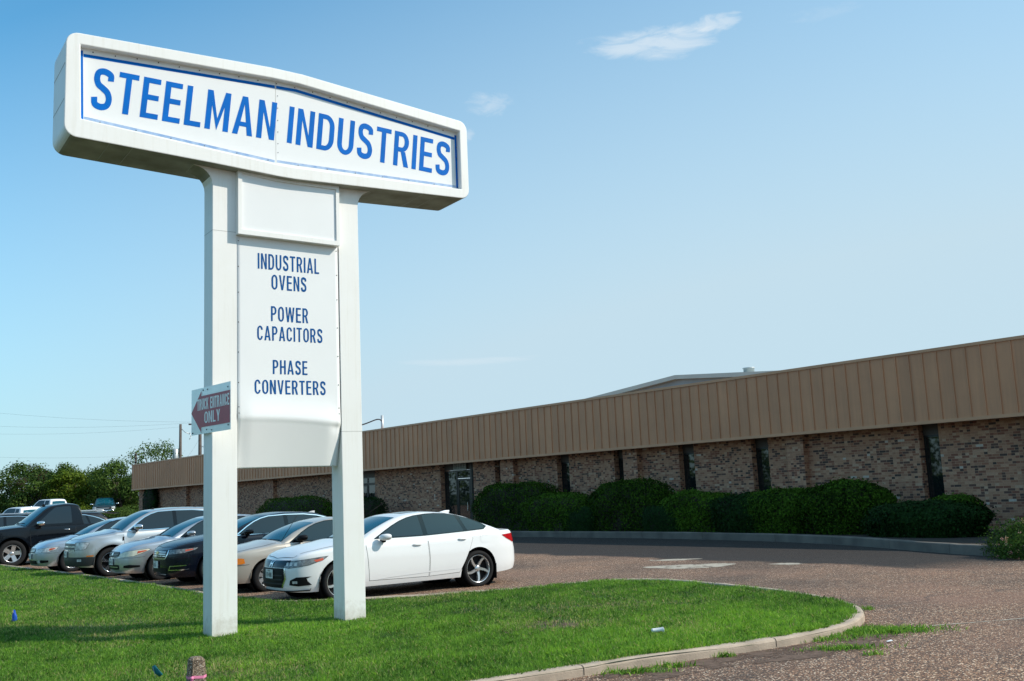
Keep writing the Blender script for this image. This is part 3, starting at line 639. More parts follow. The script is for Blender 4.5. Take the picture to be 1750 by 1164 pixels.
md = cab.modifiers.new('bevel', 'BEVEL'); md.width = .012; md.segments = 2; md.limit_method = 'ANGLE'; md.angle_limit = rad(50)
# seams of the cabinet sheeting
for x in (-1.3, -1.02, 3.2, 3.45): zb_ = float(np.interp(x, [-1.68, 0, .93, 1.18, 2.3, 3.86], [6.295, 6.225, 6.172, 6.168, 6.205, 6.255])); mb = MB(); mb.box(x - .004, x + .004, 0.02, DEP - .02, zb_ - .003, zb_ + .02); mb.build('sheet_seam', MATS['seam_grey'], cab)
for z in (6.78, 7.25): mb = MB(); mb.box(-1.838, -1.83, .02, DEP - .02, z - .004, z + .004); mb.build('sheet_seam', MATS['seam_grey'], cab)
mb = MB()
mb.add([(x, RC - .012, z) for x, z in inner], [tuple(range(len(inner)))])
face = mb.build('face_panel', MATS['sign_face'], sign)
mb = MB(); mb.add([(x, DEP - RC + .012, z) for x, z in inner], [tuple(range(len(inner)))]); mb.build('face_panel', MATS['sign_face'], sign)
YF = RC - .012
# blue border: top and left deep, bottom sun-faded
def off_strip(mb, pts, wd, y, k=0):
    for a, b in zip(pts, pts[1:]):
        d = Vector((b[0] - a[0], b[1] - a[1])).normalized(); nn = Vector((-d.y, d.x)) * wd
        mb.add([(a[0], y, a[1]), (b[0], y, b[1]), (b[0] + nn.x, y, b[1] + nn.y), (a[0] + nn.x, y, a[1] + nn.y)], [(0, 1, 2, 3)])
mb = MB(); off_strip(mb, [(3.872, 6.44), (3.872, 7.300)], .036, YF - .002); off_strip(mb, [(3.836, 7.262), (1.22, 7.535), (0.925, 7.528)], .042, YF - .0024); off_strip(mb, [(0.905, 7.527), (0.84, 7.525), (-1.612, 7.440)], .042, YF - .0024); off_strip(mb, [(-1.655, 7.48), (-1.632, 6.57)], .036, YF - .002)
mb.build('border_stripe', MATS['blue_vinyl'], face)
mb = MB(); off_strip(mb, [(-1.59, 6.580), (0.895, 6.398)], .034, YF - .002); off_strip(mb, [(0.93, 6.405), (1.13, 6.405), (3.83, 6.445)], .034, YF - .002)
mb.build('faded_stripe', MATS['faded_blue_vinyl'], face)
SLANT = .095
mb = MB(); lettering(mb, 'STEELMAN', -1.500, 0.915, 0, 0.560, lambda x, z, e: (x + SLANT * (z - .28), YF - .002 - e, z + 6.735 - (x + 1.36) * .008), t=.158, hh=.130, gap=.12); mb.build('lettering', MATS['blue_vinyl'], face, fix=False)
mb = MB(); lettering(mb, 'INDUSTRIES', 1.100, 3.735, 0, 0.546, lambda x, z, e: (x + SLANT * (z - .28), YF - .002 - e, z + 6.718 - (x - 1.09) * .042), t=.158, hh=.130, gap=.12); mb.build('lettering', MATS['blue_vinyl'], face, fix=False)
mb = MB(); mb.box(0.912, 0.918, YF - .0012, YF, 6.37, 7.575); mb.build('panel_joint', MATS['seam_grey'], face)
_sc = MB(); _sc.lathe([(0, 0), (1, 0), (1, -.5), (0, -.5)], 8, 'y'); SCREW = _sc.build('screw', MATS['screw_dark'], face); SCREW.location = (-1.3, YF - .002, 7.46); SCREW.scale = (.007, .007, .007); _first = [SCREW]
def screw(parent, p, r):
    o = _first.pop() if _first else SCREW.copy()
    if o is not SCREW: C.objects.link(o)
    o.parent = parent; o.location = p; o.scale = (r, r, r)
rr = random.Random(2)
for i in range(20):
    x = -1.5 + i * .27; zt = np.interp(x, [-1.66, .84, 1.22, 3.87], [7.515, 7.588, 7.585, 7.345]) - .022 - rr.random() * .015; screw(face, (x, YF - .004, zt), .008)
for z in (6.55, 6.68, 6.85, 7.02, 7.2, 7.38): screw(face, (.945, YF - .002, z), .006); screw(face, (3.86, YF - .004, z - .1), .007); screw(face, (-1.652, YF - .002, z + .03), .006)
for i in range(12):
    x = -1.4 + i * .44; screw(face, (x, YF - .004, float(np.interp(x, [-1.64, .93, 1.13, 3.87], [6.585, 6.405, 6.405, 6.45])) + .004), .006)
# legs with coved heads
zc_l = lambda x: np.interp(x, [-1.68, 0, .93, 1.18, 2.3, 3.86], [6.295, 6.225, 6.172, 6.168, 6.205, 6.255])
R_ = .25
left = [(0.0, 0.0), (.325, 0.0), (.325, float(zc_l(.325)) + .01), (-R_, float(zc_l(-R_)) + .01)] + [(-R_ + R_ * math.sin(rad(a)), 6.160 - R_ + R_ * math.cos(rad(a))) for a in (0, 15, 30, 45, 60, 75, 90)]
right = [(1.79, 0.0), (2.10, 0.0)] + [(2.10 + R_ - R_ * math.sin(rad(a)), 6.145 - R_ + R_ * math.cos(rad(a))) for a in (90, 75, 60, 45, 30, 15, 0)] + [(2.30, float(zc_l(2.3)) + .01), (1.79, float(zc_l(1.79)) + .01)]
for pl, x0, x1, zs in ((left, -.0, .325, 5.31), (right, 1.79, 2.10, 2.66)):
    mb = MB(); mb.prism(pl, 0, CD); o = mb.build('column', [MATS['white_paint'], MATS['underside_paint']], sign, bevel=.006); o.location, o.scale = T19
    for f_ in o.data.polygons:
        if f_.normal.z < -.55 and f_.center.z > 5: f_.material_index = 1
    mb = MB(); mb.box(x0 - .0015, x1 + .0015, -.0015, CD + .0015, zs - .003, zs + .003); mb.build('sheet_seam', MATS['seam_grey'], o)
# blank box under the cabinet
bx = [(0.345, 5.30), (1.815, 5.285), (1.815, 6.17), (1.15, 6.155), (0.9, 6.16), (0.345, 6.20)]
bi = [(0.40, 5.365), (1.765, 5.350), (1.765, 6.105), (1.15, 6.10), (0.9, 6.105), (0.40, 6.145)]
mb = MB(); ring_face(mb, bx, bi, 0); wall_loop(mb, bx, 0, .13); wall_loop(mb, bi, 0, .025); bo = mb.build('blank_box', MATS['white_paint'], sign); bo.location, bo.scale = T09
mb = MB(); mb.add([(x, .023, z) for x, z in bi], [tuple(range(len(bi)))]); mb.build('face_panel', MATS['sign_face'], bo)
mb = MB(); mb.add([(x, .43, z) for x, z in bx], [tuple(range(len(bx)))]); mb.build('back_panel', MATS['white_paint'], bo)
# message panel: flat sheet, its loose lower edge sagging back between the legs
def sag(x, z):
    e = min(1.0, max(0.0, min(x - .33, 1.77 - x) / .16)); zk = 2.85 - .05 * (x - .3) + .025 * math.sin(math.pi * (x - .33) / 1.45)
    b = -.050 * (.25 + .75 * e)
    hi = .004 + b * math.exp(-(max(0, z - zk) / .20) ** 1.5)
    if z >= zk + .02: return hi
    t_ = min(1, (zk + .02 - z) / .09); t_ = t_ * t_ * (3 - 2 * t_)
    return hi * (1 - t_) + t_ * _sag_low(x, z, zk, b)
def _sag_low(x, z, zk, b):
    return .004 + b + (.145 * (.8 + .35 * (x - .33) / 1.45) - b * .2) * ((zk - z) / .66) + .02 * math.exp(-((x - 1.72) / .07) ** 2 - ((z - zk + .06) / .08) ** 2)
def msg(x, z, e=0.0, o=.0025): return (x, sag(x, z) - o - e, z)
NX, NZ = 30, 110; xs = np.linspace(.327, 1.775, NX); zs = np.r_[np.linspace(2.19, 3.2, 70), np.linspace(3.23, 5.30, 40)]
vs = []; fs = []
for j in range(NZ):
    for i in range(NX):
        x = xs[i]
        z = zs[j]
        vs.append((x, sag(xs[i], zs[j]), z))
for j in range(NZ - 1):
    for i in range(NX - 1): fs.append((j * NX + i, j * NX + i + 1, (j + 1) * NX + i + 1, (j + 1) * NX + i))
mb = MB(); mb.add(vs, fs, True); mp = mb.build('message_panel', MATS['sign_face'], sign, fix=False); mp.location, mp.scale = T19; md = mp.modifiers.new('solid', 'SOLIDIFY'); md.thickness = .004; md.offset = -1
for t_, x0, x1, z0, h_ in (('INDUSTRIAL', .612, 1.492, 4.845, .215), ('OVENS', .802, 1.302, 4.575, .205), ('POWER', .792, 1.322, 4.14, .205), ('CAPACITORS', .600, 1.527, 3.875, .195),
                           ('PHASE', .812, 1.302, 3.425, .19), ('CONVERTERS', .560, 1.562, 3.155, .19)):
    mb = MB(); lettering(mb, t_, x0, x1, z0, h_, msg, t=.158, hh=.112, gap=.15); mb.build('lettering', MATS['dark_blue_vinyl'], mp, fix=False)
for x in (.345, 1.755):
    for z in (5.2, 4.85, 4.5, 4.1, 3.7, 3.3, 2.98, 2.9): screw(mp, (x, sag(x, z) - .002, z), .007)
mb = MB(); mb.add([(.40, .52, 2.2), (1.86, .52, 2.2), (1.86, .52, 5.35), (.40, .52, 5.35)], [(0, 1, 2, 3)]); mb.build('back_panel', MATS['sign_face'], sign)

# truck entrance arrow sign, screwed askew to the left leg
ax = Vector((.667, -.745, 0)); an = Vector((-.745, -.667, 0)); c0 = Vector((-3.918, 12.89, 0)) + an * .035; c0.z = at_y(358.5, 699.5, 12.87).z
asg = empty('direction_sign', tuple(c0), math.atan2(ax.y, ax.x), 'grey metal sign with maroon truck entrance arrow, fixed to the side of the sign leg', 'sign')
TILT = 0.0
def tl(x, z, o=0.0): return (x * math.cos(TILT) - z * math.sin(TILT), -o, x * math.sin(TILT) + z * math.cos(TILT))
HW, HH, KX = .577, .303, 2.15
mb = MB(); P4 = [tl(-HW, -HH), tl(HW, -HH), tl(HW, HH), tl(-HW, HH)]; mb.add(P4 + [(p[0], .004, p[2]) for p in P4], [(0, 1, 2, 3), (7, 6, 5, 4), (0, 4, 5, 1), (1, 5, 6, 2), (2, 6, 7, 3), (3, 7, 4, 0)]); plate = mb.build('plate', MATS['alu_sheet'], asg)
s_ = 2 * HW
AR = [(-.268, -.01), (-.125, .262), (-.125, .195), (.262, .195), (.262, -.215), (-.125, -.215), (-.125, -.285)]
def rim(p, k):
    cx = sum(q[0] for q in p) / len(p); cz = sum(q[1] for q in p) / len(p); return p
mb = MB(); big = [(-.268, -.012), (-.116, .285), (-.116, .203), (.268, .203), (.268, -.223), (-.116, -.223), (-.116, -.300)]
mb.add([tl(x * KX, z, .0015) for x, z in big], [(0, 1, 2, 5, 6), (2, 3, 4, 5)]); mb.build('arrow_outline', MATS['white_vinyl'], asg, fix=False)
mb = MB(); mb.add([tl(x * KX, z, .003) for x, z in AR], [(0, 1, 2, 5, 6), (2, 3, 4, 5)]); mb.build('arrow', MATS['maroon_vinyl'], asg, fix=False)
mb = MB(); lettering(mb, 'TRUCK ENTRANCE', -.39, .550, .010, .150, lambda x, z, e: tl(x, z, .0045 + e), t=.215, hh=.16, gap=.09); lettering(mb, 'ONLY', -.17, .290, -.170, .150, lambda x, z, e: tl(x, z, .0045 + e), t=.165, hh=.13, gap=.10)
mb.build('lettering', MATS['white_vinyl'], asg, fix=False)
for x, z in ((-.10, .27), (-.04, .268), (.24, .24), (-.05, -.255), (.02, -.27), (.245, -.24), (-.255, -.275)): screw(asg, tl(x * 2.1, z, .002), .009)
for z in (.22, -.22): mb = MB(); mb.box(-.30, .0, .006, .05, z - .02, z + .02); mb.build('bracket', MATS['alu_sheet'], asg)

# ================================================================== OFFICE BUILDING  (local x runs to the right along the front, y into the building)
bld = empty('office_building', tuple(B0), math.atan2(-BDIR.y, -BDIR.x), 'long low brick office block under a deep brown standing-seam metal fascia', 'building')
YW = 0.65                                  # wall face behind the fascia face
OPEN = [(36.30, 38.90, 0.14, 3.06, 'door'), (44.88, 47.9, 0.14, 3.06, 'door2'), (34.07, 34.70, .55, 3.06, 'w'), (29.84, 30.58, .55, 3.06, 'w'), (26.61, 27.28, .55, 3.06, 'w'),
        (23.31, 24.02, .55, 3.06, 'w'), (20.16, 20.84, .55, 3.06, 'w'), (14.37, 14.96, .55, 3.06, 'w'), (8.6, 9.2, .55, 3.06, 'w'), (2.6, 3.2, .55, 3.06, 'w')]
ops = sorted(OPEN); A0, A1 = -6.0, 80.6; TH = .34
mb = MB(); prev = A0
for a0, a1, z0, z1, k in ops:
    mb.box(-a0, -prev, YW, YW + TH, -.4, 3.30)
    if z0 > .2: mb.box(-a1, -a0, YW, YW + TH, -.4, z0)
    prev = a1
mb.box(-A1, -prev, YW, YW + TH, -.4, 3.30)
mb.box(-A1, -A1 + TH, YW + TH, 30, -.4, 4.6); mb.box(-A0 - TH, -A0, YW + TH, 30, -.4, 4.6)
mb.build('wall', MATS['brick'], bld)
for a0, a1 in ((33.12, 34.02), (25.84, 26.56), (18.66, 19.28), (56.4, 57.9), (70.6, 71.9), (79.7, 80.75), (62.8, 63.7), (11.2, 11.9), (5.4, 6.1)):
    mb = MB(); mb.box(-a1, -a0, YW - .24, YW - .001, -.4, 3.28); mb.build('pilaster', MATS['brick'], bld)
for a0, a1, z0, z1, k in OPEN:
    if k == 'w':
        y = YW + .24; mb = MB(); f_ = .055; zt = 2.80
        mb.box(-a1 + .003, -a1 + f_, y, y + .06, z0, zt); mb.box(-a0 - f_, -a0 - .003, y, y + .06, z0, zt); mb.box(-a1 + f_, -a0 - f_, y, y + .06, z0, z0 + f_); mb.box(-a1 + f_, -a0 - f_, y, y + .06, zt - f_, zt)
        wn = mb.build('window', MATS['dark_frame'], bld)
        mb = MB(); mb.box(-a1 + f_, -a0 - f_, y + .02, y + .034, z0 + f_, zt - f_); mb.build('pane', MATS['window_glass'], wn)
        mb = MB(); mb.box(-a1 + .003, -a0 - .003, y - .01, y + .05, zt + .002, z1 + .2); mb.build('header_panel', MATS['panel_brown'], wn)
def framed(name, a1, a0, y, z0, z1, f_, parent, dep=.06, pane=True):
    mb = MB(); mb.box(-a1, -a1 + f_, y, y + dep, z0, z1); mb.box(-a0 - f_, -a0, y, y + dep, z0, z1); mb.box(-a1 + f_, -a0 - f_, y, y + dep, z0, z0 + f_); mb.box(-a1 + f_, -a0 - f_, y, y + dep, z1 - f_, z1)
    o = mb.build(name, MATS['dark_frame'], parent)
    if pane: mb = MB(); mb.box(-a1 + f_, -a0 - f_, y + .02, y + .034, z0 + f_, z1 - f_); mb.build('pane', MATS['window_glass'], o)
    return o
# main entrance
YD = YW + .22
mb = MB(); mb.box(-38.89, -36.31, YD + .002, YD + .08, 2.80, 3.28); mb.build('header_panel', MATS['panel_brown'], bld)
framed('sidelight', 38.885, 37.90, YD, .15, 2.79, .06, bld)
framed('transom', 37.895, 36.84, YD, 2.42, 2.79, .06, bld)
dr = framed('door', 37.86, 36.87, YD + .004, .15, 2.40, .09, bld)
mb = MB(); mb.box(-37.08, -37.04, YD - .05, YD - .02, .95, 1.35); mb.box(-37.08, -37.04, YD - .05, YD + .004, .95, .98); mb.box(-37.08, -37.04, YD - .05, YD + .004, 1.32, 1.35); mb.build('handle', MATS['alloy'], dr)
mb = MB(); mb.box(-36.83, -36.70, YD - .02, YD + .09, .15, 3.27); mb.build('door_post', MATS['dark_frame'], bld)
framed('sidelight', 36.695, 36.315, YD, .75, 2.79, .05, bld)
mb = MB(); mb.box(-36.695, -36.315, YD, YD + .1, .0, .748); mb.build('brick_sill', MATS['brick'], bld)
# second entrance, half hidden by the sign
mb = MB(); mb.box(-47.89, -44.89, YD + .002, YD + .08, 2.80, 3.28); mb.build('header_panel', MATS['panel_brown'], bld)
framed('sidelight', 47.885, 47.0, YD, .15, 2.79, .06, bld); framed('transom', 46.99, 45.98, YD, 2.42, 2.79, .06, bld); d2 = framed('door', 46.96, 46.01, YD + .004, .15, 2.40, .09, bld)
mb = MB(); mb.box(-46.18, -46.14, YD - .05, YD - .02, .95, 1.35); mb.build('handle', MATS['alloy'], d2)
framed('transom', 45.97, 44.895, YD, 2.42, 2.79, .06, bld); framed('sidelight', 45.97, 44.895, YD, .15, 2.415, .06, bld)
# fascia: sheet, ribs, trims, soffit
mb = MB(); FA0, FA1, FZ0, FZ1 = -6.6, 81.3, 3.07, 5.10
mb.box(-FA1, -FA0, 0.0, .12, FZ0 + .09, FZ1 - .07)
a = FA0 + .2
while a < FA1: mb.box(-a - .011, -a + .011, -.030, .001, FZ0 + .095, FZ1 - .075); a += .405
fa = mb.build('fascia', MATS['bronze_metal'], bld)
mb = MB(); mb.box(-FA1 - .02, -FA0 + .02, -.04, .16, FZ1 - .07, FZ1 + .012); mb.box(-FA1 - .02, -FA0 + .02, -.032, .14, FZ0, FZ0 + .09); mb.build('trim', MATS['bronze_trim'], fa)
mb = MB(); mb.box(-FA1, -FA0, .14, YW + .3, FZ0 + .10, FZ0 + .16); mb.build('soffit', MATS['panel_brown'], bld)
mb = MB(); mb.box(-FA1, -FA0, .17, 30.2, 4.62, 4.80); mb.box(-FA1, -FA1 + .12, .17, 30.2, FZ0, FZ1); mb.box(-FA0 - .12, -FA0, .17, 30.2, FZ0, FZ1); mb.build('roof', MATS['bronze_metal'], bld)
def B2W(a, y, z): p = B0 + BDIR * a - BN * y; return (p.x, p.y, z)
os_ = empty('office_sign', B2W(37.52, YD - .10, 2.98), bld.rotation_euler.z, 'small grey office nameplate hanging above the glass entrance door', 'sign')
mb = MB(); mb.box(-.50, .50, 0, .03, -.19, .19); mb.box(-.44, -.40, .03, .108, .10, .14); mb.box(.40, .44, .03, .108, .10, .14); mb.build('plate', MATS['office_sign'], os_)
mb = MB(); lettering(mb, 'OFFICE', -.42, .42, -.125, .25, lambda x, z, e: (x, -.003 - e, z), t=.14, hh=.12, gap=.2); mb.build('lettering', MATS['office_letters'], os_, fix=False)

# ------------------------------------------------------------------ steel warehouse behind
wh = empty('warehouse', B2W(45.5, 25, 0), bld.rotation_euler.z, 'pale grey-green low-pitched steel shed showing above the brown fascia', 'building')
RZ, EZ, HWD = 9.02, 8.02, 22.0
def rake(x): return RZ - abs(x) * (.0795 if x < 0 else .085)
mb = MB(); mb.prism([(-HWD, 0), (HWD, 0), (HWD, rake(HWD) - .28), (0, RZ - .28), (-HWD, rake(-HWD) - .28)], 0, 40); mb.build('wall', MATS['metal_blue_grey'], wh)
mb = MB(); mb.prism([(-HWD - .3, rake(-HWD) - .30), (0, RZ - .27), (HWD + .3, rake(HWD) - .30), (HWD + .3, rake(HWD)), (0, RZ), (-HWD - .3, rake(-HWD))], -.45, 40.4); mb.build('roof', MATS['roof_grey'], wh)
mb = MB(); mb.lathe([(0, 0), (.36, 0), (.36, .40), (.41, .42), (.41, .47), (0, .49)], 24, 'z', (4.15, 2.2, rake(4.15) - .02)); mb.build('roof_vent', MATS['galvanised'], wh)

# ================================================================== POLES, WIRES
def pole(px, py, Y, name, label, cat, r=.13, base=.9):
    p = at_y(px, py, Y); o = empty(name, (p.x, Y, gz(Y)), 0, label, cat); h = p.z - gz(Y)
    mb = MB(); mb.tube([(0, 0, -.1), (0, 0, h * .5), (0, 0, h)], [r * 1.2, r, r * .8], 10); mb.build('pole', MATS['pole_wood'], o); return o, h
P1, h1 = pole(308.5, 725, 112, 'utility_pole', 'weathered wooden utility pole with a grey transformer drum on its left side', 'utility pole', .17)
mb = MB(); mb.lathe([(0, -.75), (.30, -.75), (.32, -.7), (.32, .7), (.2, .8), (0, .8)], 16, 'z', (-.52, -.05, h1 - 3.55)); mb.box(-.3, 0, -.06, .06, h1 - 3.3, h1 - 3.15); mb.box(-.3, 0, -.06, .06, h1 - 4.0, h1 - 3.85); mb.build('transformer', MATS['galvanised'], P1)
mb = MB(); mb.tube([(.1, 0, h1 - .5), (.5, 0, h1 - .9), (1.05, 0, h1 - 1.15)], .045, 6); mb.tube([(1.05, 0, h1 - 1.0), (1.2, 0, h1 - 1.45), (1.0, 0, h1 - 1.75)], .05, 6); mb.build('bracket_arm', MATS['galvanised'], P1)
P2, h2 = pole(342, 708, 96, 'utility_pole', 'dark utility pole half hidden behind the truck entrance sign', 'utility pole', .17)
mb = MB(); mb.box(-1.1, 1.1, -.06, .06, h2 - 1.0, h2 - .86); mb.build('cross_arm', MATS['pole_wood'], P2)
mb = MB(); mb.tube([(.15, 0, h2 - 3.1), (.6, 0, h2 - 3.25), (.75, 0, h2 - 3.5)], .035, 6); mb.build('bracket_arm', MATS['galvanised'], P2)
P3, h3 = pole(232, 774, 104, 'utility_pole', 'short thin dark post with insulators rising above the trees beside the building end', 'utility pole', .09)
mb = MB()
for k in range(4): mb.lathe([(0, -.09), (.15, -.05), (.15, .05), (0, .09)], 10, 'z', (0, 0, h3 - .2 - .38 * k))
mb.build('insulator', MATS['dark_frame'], P3)
# service mast on the roof with its drooping cable
pm = at_y(653, 710, 52.5); sm_ = empty('service_mast', (pm.x, 52.5, 4.78), 0, 'thin grey service mast on the office roof with a curved cable leaving it', 'mast')
hm = pm.z - 4.78; mb = MB(); mb.tube([(0, 0, 0), (0, 0, hm)], .075, 10); mb.build('pole', MATS['galvanised'], sm_)
wirelab = []
def wire(name, label, pts, r=.022, sag_=.6, group=None):
    mb = MB(); Pp = []
    for a, b in zip(pts, pts[1:]):
        a, b = Vector(a), Vector(b)
        for k in range(13): t = k / 12; q = a.lerp(b, t); q.z -= sag_ * 4 * t * (1 - t); Pp.append(q)
    mb.tube(Pp, r, 5); o = mb.build(name, MATS['wire_black']); return tag(o, label, 'cable', group)
q = Vector((pm.x, 52.5, pm.z)); qe = at_y(540, 748, 60); 
cb = [q + Vector((-.02, -.06, -.30)), q + Vector((-.12, -.04, -.22)), q + Vector((-.35, -.02, -.22)), q + Vector((-1.0, .1, -.42)), q + Vector((-2.3, 1.2, -.60)), qe]
mb = MB(); mb.tube([Vector((*p,)) for p in catmull([tuple(c) for c in cb], 8)], .035, 6); tag(mb.build('service_cable', MATS['wire_black']), 'black service cable curving off the roof mast', 'cable')
t1 = Vector((P1.location.x, 112, P1.location.z + h1)); t2 = Vector((P2.location.x, 96, P2.location.z + h2))
for k, (pa, za, lab) in enumerate(((at_y(-40, 741, 110), t1 + Vector((0, 0, -.3)), 'power line tied near the top of the transformer pole'), (at_y(-40, 780, 110), t1 + Vector((0, 0, -3.2)), 'lowest power line, tied to the pole at transformer height'))):
    wire('power_line', lab, [pa, za], .006, .35, 'power lines over the tree line')
for k, (ya, lab) in enumerate(((726, 'power line running to the left end of the dark pole cross arm'), (700, 'highest power line, running to the right end of the dark pole cross arm'))):
    wire('power_line', lab, [at_y(-60, ya, 104), t2 + Vector((-1.0 + 2.0 * k, 0, -.8))], .006, .35, 'power lines over the tree line')
wire('power_line', 'short slack line between the transformer pole and the dark pole', [t1 + Vector((.1, 0, -4.2)), t2 + Vector((0, 0, -2.2))], .006, .35, 'power lines over the tree line')

# ================================================================== FOLIAGE
def leaf_mesh(name, c, nrm, L, W, tint, m, parent=None):
    n = len(c); nrm = nrm / np.maximum(np.linalg.norm(nrm, axis=1, keepdims=True), 1e-6)
    rv = rng.normal(size=(n, 3)); a = np.cross(nrm, rv); a /= np.maximum(np.linalg.norm(a, axis=1, keepdims=True), 1e-6); b = np.cross(nrm, a)
    L = L[:, None]; W = W[:, None]
    V = np.stack([c - a * L / 2, c + b * W / 2 + nrm * W * .15, c + a * L / 2, c - b * W / 2 + nrm * W * .15], 1).reshape(-1, 3)
    return raw_mesh(name, V, 4, n, tint, m, parent)
def raw_mesh(name, V, k, n, tint, m, parent):
    me = bpy.data.meshes.new(name); me.vertices.add(n * k); me.vertices.foreach_set('co', V.astype(np.float32).ravel())
    me.loops.add(n * k); me.loops.foreach_set('vertex_index', np.arange(n * k, dtype=np.int32))
    me.polygons.add(n); me.polygons.foreach_set('loop_start', np.arange(0, n * k, k, dtype=np.int32))
    at = me.attributes.new('tint', 'FLOAT', 'FACE'); at.data.foreach_set('value', np.clip(tint, 0, 1).astype(np.float32))
    me.update(calc_edges=True); return link(name, me, m, parent)

def tree(name, loc, H, RX, RY, seed, label, mt='tree_leaf', n=5200, leaf=.26, zlo=.06, group=None, brown=0.0, tintb=0.5, trunk_r=.16):
    R = np.random.default_rng(seed); o = empty(name, loc, 0, label, 'tree', group)
    mb = MB(); lean = R.normal(0, .25, 2); th = H * .45
    top = np.array([lean[0], lean[1], th]); mb.tube([(0, 0, -.2), tuple(top * .5 + np.array([.1, 0, 0])), tuple(top)], [trunk_r * 1.25, trunk_r, trunk_r * .7], 8)
    K = 34; cl = []
    for k in range(K):
        th_ = R.uniform(0, 2 * np.pi); ph = R.uniform(-.75, 1.0); rr_ = R.uniform(.45, 1.0) ** .5
        hz = math.sqrt(max(0, 1 - (ph * .95) ** 2))
        c = np.array([RX * rr_ * hz * math.cos(th_), RY * rr_ * hz * math.sin(th_), H * (zlo + (1 - zlo) * (.46 + .46 * ph * (.8 + .2 * rr_)))])
        cl.append(c)
        if k < 14: mid = top * R.uniform(.5, 1) * .6 + c * .4; s0 = top * R.uniform(.45, 1.0); mb.tube([tuple(s0), tuple(mid), tuple(c)], [trunk_r * .45, trunk_r * .3, trunk_r * .1], 6)
    mb.build('trunk', MATS['bark'], o)
    cl = np.array(cl); w = R.uniform(.4, 1.4, K); w /= w.sum(); idx = R.choice(K, n, p=w); sz = R.uniform(.10, .19, K) * (RX + H * .5)
    d = R.normal(size=(n, 3)); d /= np.linalg.norm(d, axis=1, keepdims=True); rad_ = R.uniform(.15, 1, n) ** .45 * R.choice([1, 1, 1, 1.35], n)
    c = cl[idx] + d * (rad_ * sz[idx])[:, None] * np.array([1.15, 1.15, .8]); c[:, 2] = np.maximum(c[:, 2], H * zlo * .6)
    nr = d + R.normal(size=(n, 3)) * .6 + np.array([0, 0, .5]); ct = R.normal(tintb, .20, K); t = ct[idx] + R.normal(0, .14, n)
    if brown > 0:
        bk = (cl[:, 2] > H * .72) & (R.uniform(size=K) < brown); isb = bk[idx] & (R.uniform(size=n) < .65)
        if isb.sum() > 20: leaf_mesh('seed_pods', c[isb], nr[isb], np.full(isb.sum(), leaf * .7), np.full(isb.sum(), leaf * .35), t[isb], MATS['brown_leaf'], o)
        k_ = ~isb; c, nr, t = c[k_], nr[k_], t[k_]
    L = R.uniform(.7, 1.3, len(c)) * leaf; leaf_mesh('crown', c, nr, L, L * .5, t, MATS[mt], o); return o
# the tree line beyond the parking lot
TG = 'trees along the far edge of the parking lot'
TL_ = [(-30, 99, 800, 3.4, 'tree_leaf', .0, .35, 'dark green tree at the far left edge, cut by the frame'), (35, 101, 792, 3.3, 'tree_leaf', .25, .42, 'tree with a small dark knob at its top, left of the white pickups'),
       (68, 98, 803, 3.0, 'tree_leaf', .75, .38, 'tree topped with brown seed clusters above the white pickups'), (95, 104, 790, 2.9, 'tree_leaf', .1, .45, 'feathery-topped tree behind the larger white pickup'),
       (118, 97, 800, 2.3, 'lime_leaf', .0, .45, 'bright lime-green tree in the middle of the tree line'), (148, 101, 797, 2.9, 'tree_leaf', .55, .45, 'tree with brownish seed heads right of the lime-green tree'),
       (175, 102, 799, 2.7, 'tree_leaf', .0, .40, 'rounded dark tree directly behind the teal pickup'), (207, 96, 786, 2.9, 'tree_leaf', .0, .50, 'tallest tree of the line, beside the left end of the building'),
       (232, 99, 812, 2.4, 'tree_leaf', .0, .48, 'shaggy tree partly hidden by the building corner'), (128, 108, 806, 3.2, 'tree_leaf', .3, .30, 'dark tree filling the gap behind the lime-green tree')]
for i, (px, Y, py, rx, mt, br_, tb, lab) in enumerate(TL_):
    p = at_y(px, py, Y); tree('tree', (p.x, Y, gz(Y) - .1), p.z - gz(Y) + .1, rx, rx * .9, 40 + i, lab, mt, 6500, .27, .02, TG, br_, tb)
p = at_y(264, 756, 112); tree('tree', (p.x, 112, gz(112)), p.z - gz(112), 2.6, 2.4, 77, 'open-topped tree rising behind the brown fascia at the building end', 'tree_leaf', 3600, .26, .35, None, 0, .75, .2)
# low scrub in front of the trees
for i, (px, py, Y, hw, lab) in enumerate(((135, 862, 93, 2.6, 'low light-green scrub between the white pickup and the teal pickup'), (205, 868, 90, 1.8, 'low dry-looking scrub beside the teal pickup'), (228, 862, 93, 2.0, 'tall scrub at the foot of the trees next to the building end'))):
    p = at_y(px, py, Y); H = p.z - gz(Y) + .05; n = 1800
    d = rng.normal(size=(n, 3)); d /= np.linalg.norm(d, axis=1, keepdims=True); d[:, 2] = np.abs(d[:, 2])
    c = d * rng.uniform(.4, 1, n)[:, None] ** .4 * np.array([hw, 1.2, max(H, .8)]) * rng.uniform(.75, 1.1, n)[:, None]
    o = empty('scrub_bush', (p.x, Y, gz(Y)), 0, lab, 'bush'); leaf_mesh('foliage', c, d + rng.normal(size=(n, 3)) * .5, rng.uniform(.12, .24, n), rng.uniform(.06, .1, n), rng.normal(.6 + .1 * (i == 0), .18, n), MATS['lime_leaf' if i == 0 else 'tree_leaf'], o)
    mb = MB(); mb.tube([(0, 0, -.1), (.1, 0, H * .5)], .06, 6); mb.tube([(.3, .1, -.1), (.5, 0, H * .5)], .05, 6); mb.build('stem', MATS['bark'], o)

